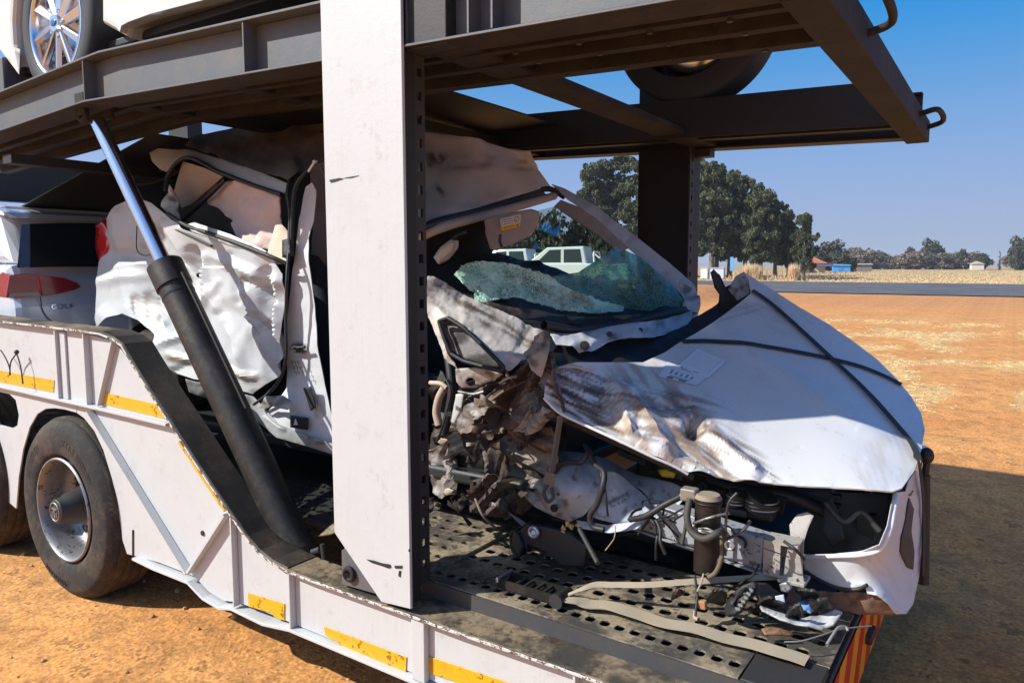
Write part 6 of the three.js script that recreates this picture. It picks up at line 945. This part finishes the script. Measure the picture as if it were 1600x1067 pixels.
{ // cream white sport utility car on the upper deck
  const sv = thing('upper_deck_car', 'cream white utility car with chrome alloy wheels parked on the grey upper deck', 'car');
  const paint = phy([.68, .65, .56], .3, { clearcoat: .8, clearcoatRoughness: .08 });
  const xw = [-4.08, -1.52], yw = [2.865, 2.775], zN = -1.925, zF = -3.52, RR = .375;
  const yl = x => 2.865 - .035 * (x + 4.08);
  const arch = (x, y, r, a0, a1, n = 14) => Array.from({ length: n + 1 }, (_, k) => { const a = a0 + (a1 - a0) * k / n; return [x + Math.cos(a) * r, y + Math.sin(a) * r]; });
  const A = arch(xw[0], yw[0] + .02, .45, Math.PI * 1.12, -.22), B = arch(xw[1], yw[1] + .02, .45, Math.PI * 1.07, -.1);
  const tip = S(193, 57, zN), sillA = S(196, 36, zN), sillB = S(240, 16, zN);
  const body = [[-4.86, yl(-4.8) + .05], [-4.80, yl(-4.8) - .02], ...[S(26, 86, zN).toArray()], ...A, [tip.x, tip.y], [sillA.x + .02, sillA.y + .01], [sillB.x, sillB.y], [-2.35, 2.72], ...B, [-.84, yl(-.84) - .03], [-.72, yl(-.7) + .15], [-.74, yl(-.7) + .45], [-.9, yl(-.8) + .62], [-1.7, yl(-1.7) + .70], [-3.8, yl(-3.8) + .74], [-4.85, yl(-4.8) + .74], [-4.9, yl(-4.8) + .4]];
  mesh('body', bevPlate(body, zN, zF, .035), paint, sv);
  mesh('greenhouse', bevPlate([[-1.75, yl(-1.7) + .66], [-2.5, yl(-2.5) + 1.08], [-4.3, yl(-4.3) + 1.10], [-4.85, yl(-4.8) + .70]], zN - .14, zF + .14, .05), std([.02, .022, .025], .1), sv);
  mesh('roof', bevPlate([[-2.5, yl(-2.5) + 1.07], [-2.6, yl(-2.5) + 1.11], [-4.25, yl(-4.3) + 1.13], [-4.32, yl(-4.3) + 1.08]], zN - .15, zF + .15, .02), paint, sv);
  mesh('underbody', bx(-4.7, -.9, 2.70, 2.74, zN - .08, zF + .08, .01), M.blackplastic, sv);
  mesh('sill_moulding', ribbon([S(187, 44, zN), S(192, 30, zN), S(205, 22, zN), S(240, 9, zN), S(310, -10, zN), S(500, -60, zN)], zN + .02, zN - .04, .04), paint, sv);
  for (const [i, z, o] of [[0, zN - .005, 1], [1, zN - .005, 1], [0, zF + .005, -1], [1, zF + .005, -1]]) carWheel(sv, xw[i], yw[i], z, RR, .262, .22, true, o);
  // rear wheels sit on the far track
  sv.children.filter(c => c.name === 'wheel' && c.rotation.y).forEach(c => { c.position.z = zF - .38; if (c.position.x > -2) { c.position.x += .10; c.position.y += .10; c.scale.setScalar(1.08); } });
  mesh('far_axle', rod(V3(xw[1], yw[1], zN - .2), V3(xw[1], yw[1], zF), .04), M.darkmetal, sv);
  T('wheel_chock', bx(-4.78, -4.62, 2.52, 2.78, -1.9, -2.2, .01).rotateZ(0), M.beam);
}
{ // silver hatchback ahead of the wreck
  const hb = thing('silver_hatchback', 'silver grey hatchback with red tail lamps standing behind the wreck on the lower deck', 'car');
  const paint = phy([.66, .69, .74], .3, { clearcoat: .7, clearcoatRoughness: .1, metalness: .2 }), glass = phy([.012, .015, .018], .06, { clearcoat: 1 });
  const zN = -2.03, zF = -3.78;
  mesh('body', bevPlate([[-5.06, .98], [-4.98, 1.12], [-4.97, 1.40], [-5.02, 1.56], [-5.08, 1.655], [-5.4, 1.66], [-8.6, 1.62], [-9.1, 1.45], [-9.2, 1.05], [-9.1, .92], [-5.2, .92]], zN, zF, .07), paint, hb);
  mesh('cabin', bevPlate([[-5.06, 1.645], [-5.34, 1.95], [-5.42, 2.03], [-5.9, 2.10], [-6.8, 2.12], [-7.5, 2.06], [-8.3, 1.63]], zN - .05, zF + .05, .11), paint, hb);
  const Q = (px, py) => { const x = -5.055 + (py - 416) * .0042; return hit(px, py, { x: Math.min(x, -5.05) }); };
  const q4 = (l, lift) => { const p = l.map(a => { const v = Q(a[0], a[1]); v.x += lift; return v; }); const c = new THREE.Vector3(); p.forEach(v => c.add(v)); c.multiplyScalar(1 / p.length); const pos = [], idx = []; p.forEach(v => pos.push(v.x, v.y, v.z)); pos.push(c.x, c.y, c.z); p.forEach((v, i) => idx.push(i, (i + 1) % p.length, p.length)); const g = new THREE.BufferGeometry(); g.setAttribute('position', new THREE.Float32BufferAttribute(pos, 3)); g.setIndex(idx); g.computeVertexNormals(); return g; };
  mesh('rear_window', q4([[20, 351], [80, 349], [200, 350], [210, 417], [90, 417], [13, 418]], .11), glass, hb);
  mesh('roof_spoiler', bevPlate([[-5.26, 1.95], [-5.30, 1.985], [-5.6, 2.07], [-5.62, 2.03]], zN - .09, zF + .09, .012), paint, hb);
  const Qx = (px, py, x = -4.962) => hit(px, py, { x });
  const lamp = (l, m, th = .012, x = -4.955) => { const p = l.map(a => Qx(a[0], a[1], x)); const sh = new THREE.Shape(p.map(v => new THREE.Vector2(-v.z, v.y))); return mesh('tail_lamp', new THREE.ExtrudeGeometry(sh, { depth: th, bevelEnabled: true, bevelSize: .004, bevelThickness: .004, bevelSegments: 2, bevelOffset: -.004 }).rotateY(Math.PI / 2).translate(x - th, 0, 0), m, hb); };
  const red = phy([.26, .008, .014], .2, { clearcoat: .3 });
  lamp([[14, 430], [40, 427], [55, 429], [62, 462], [30, 465], [8, 465]], red); lamp([[58, 429], [100, 434], [120, 442], [126, 448], [116, 453], [90, 459], [65, 462]], red);
  mesh('tail_lamp', bevPlate([[-4.99, 1.455], [-4.985, 1.59], [-5.12, 1.61], [-5.25, 1.56], [-5.22, 1.46]], zN + .006, zN - .02, .005), red, hb);
  mesh('lamp_strip', (() => { const p = [[14, 458], [60, 456], [62, 462], [12, 465]].map(a => Qx(a[0], a[1], -4.942)); const g = new THREE.BufferGeometry(); g.setAttribute('position', new THREE.Float32BufferAttribute(p.flatMap(v => v.toArray()), 3)); g.setIndex([0, 1, 2, 0, 2, 3]); g.computeVertexNormals(); return g; })(), std([.35, .22, .22], .3), hb);
  mesh('tailgate_seam', tube([[62, 463], [66, 485], [78, 500], [100, 507], [150, 508]].map(a => Qx(a[0], a[1], -4.963)), .003, 40), M.blackplastic, hb);
  const b = new TextGeometry('GOLF', { font: FONT, size: .03, depth: .006, curveSegments: 4 }).scale(1.3, 1, 1).rotateY(Math.PI / 2); const bp = Qx(78, 483, -4.965); mesh('badge', b.translate(bp.x, bp.y, bp.z), M.chrome, hb);
  carWheel(hb, -5.75, 1.05, zN - .01, .31, .2, .2, false); carWheel(hb, -8.35, 1.06, zN - .01, .31, .2, .2, false);
  mesh('side_window', bevPlate([[-5.35, 1.68], [-5.6, 1.95], [-6.8, 2.04], [-7.5, 1.98], [-8.0, 1.70]], zN - .045, zN - .10, .01), glass, hb);
}
function pickup(px, z, label, flip = 1) {
  const c = hit(px, 400, { z }), y0 = landY(c.x, c.z), g = thing('pickup_truck', label, 'pickup', [c.x, y0, c.z], 'white pickups parked beyond the trailer'); g.rotation.y = .30;
  const paint = phy([.80, .82, .80], .3, { clearcoat: .7 }), gl = std([.03, .05, .05], .1);
  mesh('body', bevPlate([[-2.5, .5], [-2.55, .85], [-2.4, 1.02], [-1.3, 1.12], [2.5, 1.12], [2.55, .5]], .85, -.85, .05), paint, g);
  mesh('cab', bevPlate([[-1.35, 1.1], [-.55, 1.72], [.85, 1.76], [.98, 1.1]], .78, -.78, .05), paint, g);
  for (const s of [1, -1]) { mesh('side_window', bevPlate([[-.95, 1.16], [-.45, 1.62], [-.02, 1.64], [-.02, 1.16]], s > 0 ? .79 : -.77, s > 0 ? .77 : -.79, .004), gl, g); mesh('side_window', bevPlate([[.10, 1.16], [.10, 1.64], [.72, 1.65], [.80, 1.16]], s > 0 ? .79 : -.77, s > 0 ? .77 : -.79, .004), gl, g); }
  mesh('roll_bar', [tube([V3(1.25, 1.1, .7), V3(1.2, 1.5, .6), V3(1.2, 1.55, 0), V3(1.2, 1.5, -.6), V3(1.25, 1.1, -.7)], .035), tube([V3(1.2, 1.5, .6), V3(1.7, 1.12, .7)], .03)], paint, g);
  for (const [x, s] of [[-1.6, 1], [1.55, 1], [-1.6, -1], [1.55, -1]]) mesh('wheel', rod(V3(x, .36, s * .62), V3(x, .36, s * .86), .36, .36, 24), M.rubber, g);
  return g;
}
pickup(884, -25, 'white double cab pickup with roll bar parked beyond the wreck, whole cab showing');
pickup(800, -27, 'white pickup parked nose to the double cab with roll bar, partly hidden by sun visor');

// ---------- trees, far buildings, grass ----------
function crownGeo(seed, n, shape, leaf, tones) {                    // many small leaf clumps spread through the crown's volume
  const R = rng(seed), pos = [], col = [], idx = []; let v = 0; const clumps = [];
  for (let k = 0; k < shape.clumps; k++) { let p; do { p = [R() * 2 - 1, R(), R() * 2 - 1]; } while (Math.hypot(p[0], p[2]) > shape.env(p[1]) ); clumps.push([p, shape.cr * (.6 + R() * .8), R()]); }
  for (let i = 0; i < n; i++) {
    const [c, r, tn] = clumps[Math.floor(R() * clumps.length)], a = R() * 6.283, b = Math.acos(R() * 2 - 1), q = r * Math.pow(R(), .4);
    const x = c[0] * shape.w + q * Math.sin(b) * Math.cos(a), y = c[1] * shape.h + q * Math.cos(b) * .8, z = c[2] * shape.w + q * Math.sin(b) * Math.sin(a);
    const e1 = V3(R() - .5, R() - .5, R() - .5).normalize(), e2 = V3(R() - .5, R() - .5, R() - .5).cross(e1).normalize(), s = leaf * (.6 + R() * .9);
    for (const [p, w] of [[1, 0], [0, .6], [-1, 0], [0, -.6]]) pos.push(x + (e1.x * p + e2.x * w) * s, y + (e1.y * p + e2.y * w) * s, z + (e1.z * p + e2.z * w) * s);
    const t = tones[Math.floor((tn * .7 + R() * .3) * tones.length) % tones.length]; for (let k = 0; k < 4; k++) col.push(...t);
    idx.push(v, v + 1, v + 2, v, v + 2, v + 3); v += 4;
  }
  const g = new THREE.BufferGeometry(); g.setAttribute('position', new THREE.Float32BufferAttribute(pos, 3)); g.setAttribute('color', new THREE.Float32BufferAttribute(col, 3)); g.setIndex(idx); return { g, clumps };
}
M.leaf = std([1, 1, 1], .9, 0, { vertexColors: true }); M.bark = std([.10, .07, .05], .95); M.barkPale = std([.22, .17, .13], .95);
const KIND = {
  pine: { h: 3.1, n: 24000, leaf: .13, tones: [[.045, .062, .03], [.07, .085, .036], [.10, .105, .045], [.03, .045, .026]], clumps: 150, cr: .2, env: y => .35 + .65 * Math.sin(Math.PI * Math.pow(y, .7) * .88 + .15) + .25 * Math.sin(y * 23) },
  oak: { h: 1.5, n: 4200, leaf: .24, tones: [[.05, .062, .035], [.07, .075, .045], [.04, .05, .032]], clumps: 40, cr: .32, env: y => .5 + .5 * Math.sin(Math.PI * (.15 + y * .8)) },
  bare: { h: 1.1, n: 3600, leaf: .2, tones: [[.17, .13, .10], [.21, .165, .13], [.13, .105, .085], [.11, .11, .07]], clumps: 44, cr: .32, env: y => .7 + .3 * Math.sin(Math.PI * (.1 + y * .85)) },
  cypress: { h: 9, n: 1800, leaf: .3, tones: [[.03, .04, .028], [.045, .055, .035]], clumps: 30, cr: .3, env: y => .85 * (1 - y) + .15 },
};
const crownCache = {};
function tree(name, label, group, px, topPx, wPx, z, kind, v = 0, bottomFrac = .3) {
  const base = hit(px, 420, { z }), y0 = landY(base.x, z), top = hit(px, topPx, { z }).y, half = Math.abs(hit(px + wPx / 2, 420, { z }).clone().sub(base).dot(RIGHT));
  const H = top - y0, t = thing(name, label, 'tree', [base.x, y0, z], group), K = KIND[kind], ck = kind + v;
  if (!crownCache[ck]) crownCache[ck] = crownGeo(900 + v * 17 + kind.length, K.n, { clumps: K.clumps, cr: K.cr * 1, env: K.env, w: 1, h: K.h }, K.leaf * .42, K.tones).g;
  const cr = mesh('crown', crownCache[ck], M.leaf, t); cr.scale.set(half * .86, (H * (1 - bottomFrac)) / (K.h + K.cr * .9), half * .86); cr.position.y = H * bottomFrac + K.cr * .3 * half; cr.rotation.y = v * 1.7 + px;
  const R = rng(Math.round(px * 7 + v)), tr = [rod(V3(0, -.1, 0), V3((R() - .5) * .3, H * .72, 0), H * .022 + .04, H * .008 + .02, 8)];
  for (let k = 0; k < 4; k++) { const y = H * (bottomFrac + R() * .35), a = R() * 6.28; tr.push(rod(V3(0, y, 0), V3(Math.cos(a) * half * .6, y + H * .14, Math.sin(a) * half * .6), H * .009 + .02, .02, 6)); }
  mesh('trunk', tr, kind === 'pine' ? M.barkPale : M.bark, t); return t;
}
const pines = [[930, 243, 64, -70], [962, 234, 80, -74], [998, 236, 84, -69], [1040, 232, 90, -76], [1078, 234, 80, -71], [1112, 246, 78, -68], [1140, 256, 70, -75], [1164, 266, 70, -70], [1188, 284, 66, -66], [1212, 306, 62, -72], [1232, 320, 56, -69], [1256, 324, 46, -66], [1120, 262, 90, -82], [1176, 290, 90, -84]];
pines.forEach(([px, t, w, z], i) => tree('pine_tree', i < 5 ? 'tall olive green pine of the stand left of the far deck post' : 'tall dark green pine of the stand right of the far deck post', i < 5 ? 'pines left of the far post' : 'pines right of the far post', px, t + 6, w * 1.15, z, 'pine', i % 4, px > 1240 ? .12 : i < 5 ? .3 : .17));
[[850, 330, 90, -36], [800, 334, 80, -38], [905, 332, 80, -38], [945, 340, 70, -36], [760, 336, 80, -37]].forEach(([px, t, w, z], i) => tree('bushy_tree', 'bushy green tree beyond the pickups, seen through the windscreen opening', 'trees behind the pickups', px, t, w, z, 'oak', i % 2, .05));
tree('broad_tree', 'broad dark green tree beside the orange roofed house', undefined, 1296, 377, 74, -150, 'oak', 0, .08);
tree('broad_tree', 'low green tree between the house and blue shed', undefined, 1318, 398, 56, -140, 'oak', 1, .05);
const far = [['bare', 1345, 388, 66], ['bare', 1375, 392, 56], ['bare', 1396, 398, 44], ['bare', 1432, 394, 76], ['bare', 1470, 396, 76], ['bare', 1512, 393, 76], ['bare', 1588, 396, 60], ['bare', 1414, 398, 66], ['bare', 1490, 394, 60]];
far.forEach(([k, px, t, w], i) => tree('bare_tree', 'leafless brown winter tree on the far edge of the dry field', 'bare winter trees across the field', px, t, w, -205 - (i % 3) * 8, k, i % 3, .02));
tree('broad_tree', 'largest rounded dark tree standing over the bare trees across the field', undefined, 1456, 374, 52, -215, 'oak', 0, .1);
tree('broad_tree', 'low flat-topped green tree by the small white house', undefined, 1536, 396, 42, -200, 'oak', 1, .05);
tree('broad_tree', 'small round-headed tree between the bare trees across the field', undefined, 1502, 388, 20, -218, 'oak', 1, .3);
tree('broad_tree', 'tall spreading grey-green tree beyond the slim cypress', undefined, 1594, 370, 56, -190, 'oak', 0, .1);
tree('broad_tree', 'dark pointed tree beside the largest rounded tree', undefined, 1422, 385, 26, -216, 'oak', 1, .1);
tree('cypress_tree', 'slim tall cypress standing alone by the small white house', undefined, 1562, 383, 8, -195, 'cypress', 0, .02);
tree('cypress_tree', 'slim cypress rising behind the long grey shed', undefined, 1361, 386, 7, -200, 'cypress', 1, .02);
tree('conifer_tree', 'pointed dark conifer among the bare trees near the long shed', undefined, 1382, 388, 15, -203, 'cypress', 0, .05);
{
  const at = (px, z) => { const b = hit(px, 420, { z }); return [b.x, landY(b.x, z), z]; };
  const face = o => { o.rotation.y = .25; return o; };
  const hs = face(thing('house', 'small house with orange tiled roof and blue shade nets behind the pines', 'house', at(1268, -120)));
  mesh('wall', bx(-1.9, 1.9, 0, 1.5, -2, 2), std([.62, .52, .42], .9), hs); mesh('roof', bevPlate([[-2.3, 1.45], [0, 2.5], [2.3, 1.45]], 2.3, -2.3, .04), std([.55, .20, .09], .85), hs); mesh('shade_net', bx(-2.6, -.4, .95, 1.35, 2.1, 3.2, .02), std([.08, .12, .38], .8), hs); mesh('shade_net', bx(.2, 2.9, 1.0, 1.35, 2.1, 3.2, .02), std([.10, .10, .22], .8), hs); mesh('door', bx(-.3, .3, 0, 1.2, 2.0, 2.03), std([.2, .12, .08], .8), hs);
  const bs = face(thing('blue_shed', 'bright blue corrugated shed at the edge of the field', 'shed', at(1315, -135))); mesh('wall', bx(-1.35, 1.35, 0, 1.05, -1, 1, .02), std([.06, .28, .62], .6), bs); mesh('roof', bevPlate([[-1.5, 1.04], [-1.3, 1.3], [1.3, 1.22], [1.5, 1.0]], 1.2, -1.2, .03), std([.14, .32, .55], .6), bs); mesh('door', bx(-.4, .3, 0, .8, 1, 1.03), std([.05, .2, .5], .6), bs);
  const ls = face(thing('long_shed', 'long low grey shed with pale roof beyond the blue shed', 'shed', at(1341, -150))); mesh('wall', bx(-2.2, 2.2, 0, 1.2, -1.5, 1.5, .02), std([.18, .16, .14], .9), ls); mesh('roof', bevPlate([[-2.4, 1.2], [-2.2, 1.42], [2.2, 1.42], [2.4, 1.2]], 1.8, -1.8, .03), std([.42, .40, .38], .7), ls);
  const wh = face(thing('white_house', 'small pale house under the flat-topped tree across the field', 'house', at(1527, -198))); mesh('wall', bx(-1.2, 1.2, 0, 1.3, -1, 1), std([.6, .55, .48], .9), wh); mesh('roof', bevPlate([[-1.4, 1.28], [0, 1.9], [1.4, 1.28]], 1.2, -1.2, .03), std([.5, .42, .34], .8), wh);
  const box = (px, w, lab, c) => { const o = face(thing('site_cabin', lab, 'cabin', at(px, -62))); mesh('wall', bx(-w / 2, w / 2, .1, .98, -.8, .8, .02), std(c, .7), o); mesh('roof', bx(-w / 2 - .05, w / 2 + .05, .98, 1.04, -.85, .85, .01), std(c.map(v => v * .8), .7), o); };
  box(1102, .55, 'narrow white cabin across the road beside the far deck post', [.78, .78, .76]); box(1122, 1.1, 'wide pale blue-grey cabin across the road under the pines', [.62, .66, .74]);
  const sg = thing('blue_sign', 'small blue and white signboard under the pines across the road', 'sign', at(1144, -64)); mesh('pole', rod(V3(0, 0, 0), V3(0, 1.9, 0), .04), M.bark, sg); mesh('board', bx(-.14, .14, .75, 1.95, .05, .09, .01), std([.12, .34, .62], .5), sg);
  // fence of thin posts in front of the pines
  for (let k = 0; k < 22; k++) { const p = at(1150 + k * 8.2, -60); const o = tag(mesh('fence_post', rod(V3(0, -.1, 0), V3(0, .8, 0), .022, .02, 7), M.barkPale), 'thin wooden fence post in the row before the pines across the road', 'fence post', 'fence posts before the pines'); o.position.set(...p); }
  // power pole
  const pp = thing('power_pole', 'thin power pole standing behind the long grey shed', 'pole', at(1329, -160)); mesh('pole', rod(V3(0, 0, 0), V3(0, 4.6, 0), .09, .06, 8), M.bark, pp); mesh('crossarm', bx(-.5, .5, 4.2, 4.3, -.04, .04), M.bark, pp);
}
// reeds and dry grass
function blades(name, label, n, seed, place, geo, mat) { const m = new THREE.InstancedMesh(geo, mat, n), R = rng(seed), d = new THREE.Object3D(), c = new THREE.Color(); for (let i = 0; i < n; i++) { place(d, R, c, i); d.updateMatrix(); m.setMatrixAt(i, d.matrix); m.setColorAt(i, c); } m.name = name; m.castShadow = m.receiveShadow = true; m.userData = { kind: 'stuff', label, category: 'grass' }; scene.add(m); return m; }
const tuft = (() => { const R = rng(61), L = []; for (let k = 0; k < 12; k++) { const a = R() * 6.28, r = R() * .16, h = .6 + R() * .5, l = (R() - .5) * .4; const g = new THREE.BufferGeometry(); const x = Math.cos(a) * r, z = Math.sin(a) * r, w = .02; g.setAttribute('position', new THREE.Float32BufferAttribute([x - w, 0, z, x + w, 0, z, x + l, h, z + l, x - w, 0, z + .01, x, 0, z - w, x + l * .8, h * .9, z + l], 3)); g.computeVertexNormals(); L.push(g); } return mergeGeometries(L); })();
M.straw = std([1, 1, 1], .95);
blades('reeds', 'tall pale dry reeds growing before the pines across the road', 420, 5, (d, R, c) => { const k = R() < .55 ? [1175, 26] : R() < .5 ? [1241, 12] : [1200, 120]; const px = k[0] + (R() - .5) * k[1], z = -59 - R() * 2.5, b = hit(px, 420, { z }); d.position.set(b.x, landY(b.x, z), z); d.rotation.set(0, R() * 6, 0); const s = (k[1] > 100 ? .45 : 1) * (.9 + R() * .5); d.scale.set(s, s, s); c.setRGB(.62 + R() * .2, .46 + R() * .14, .26 + R() * .1); }, tuft, M.straw);
blades('field_grass', 'short dry straw coloured grass covering the field across the road', 9000, 6, (d, R, c) => { const z = -57 - Math.pow(R(), 1.6) * 120, px = 1080 + R() * 540, b = hit(px, 420, { z }); d.position.set(b.x, landY(b.x, z), z); d.rotation.set(0, R() * 6, 0); const s = .07 + R() * .08; d.scale.set(s * 4, s, s * 4); c.setRGB(.66 + R() * .2, .50 + R() * .16, .27 + R() * .12); }, tuft, M.straw);
const stalk = new THREE.BoxGeometry(.07, .003, .003);
blades('straw', 'loose straw scattered over the orange dirt beside the bonnet', 7000, 7, (d, R, c) => { let x, z; do { x = -9 + R() * 13; z = -9 - R() * 16; } while (fbm(x * .9, z * .45, 21, 4) + .09 < R() * .28); d.position.set(x, landY(x, z) + .004 + R() * .01, z); d.rotation.set((R() - .5) * .3, R() * 6, (R() - .5) * .4); const s = .6 + R() * 1.3; d.scale.set(s, 1 + R(), 1 + R()); c.setRGB(.72 + R() * .2, .52 + R() * .18, .24 + R() * .14); }, stalk, M.straw);
const stone = new THREE.IcosahedronGeometry(1, 0);
const pb = blades('pebbles', 'small pebbles and clods scattered over the orange dirt', 5200, 8, (d, R, c) => { const a = R() * 6.283, r = Math.pow(R(), 1.3) * 16 + .6, x = -2 + Math.cos(a) * r, z = -3 + Math.sin(a) * r; d.position.set(x, landY(x, z), z); d.rotation.set(R() * 6, R() * 6, R() * 6); const s = .002 + Math.pow(R(), 4) * .017; d.scale.set(s * 1.4, s, s); const k = .6 + R() * .5; c.setRGB(.62 * k, .34 * k, .16 * k); }, stone, std([1, 1, 1], .95)); pb.userData.category = 'pebbles';
scene.fog = new THREE.FogExp2(new THREE.Color().setRGB(.62, .66, .74), .0004);
renderer.render(scene, camera);
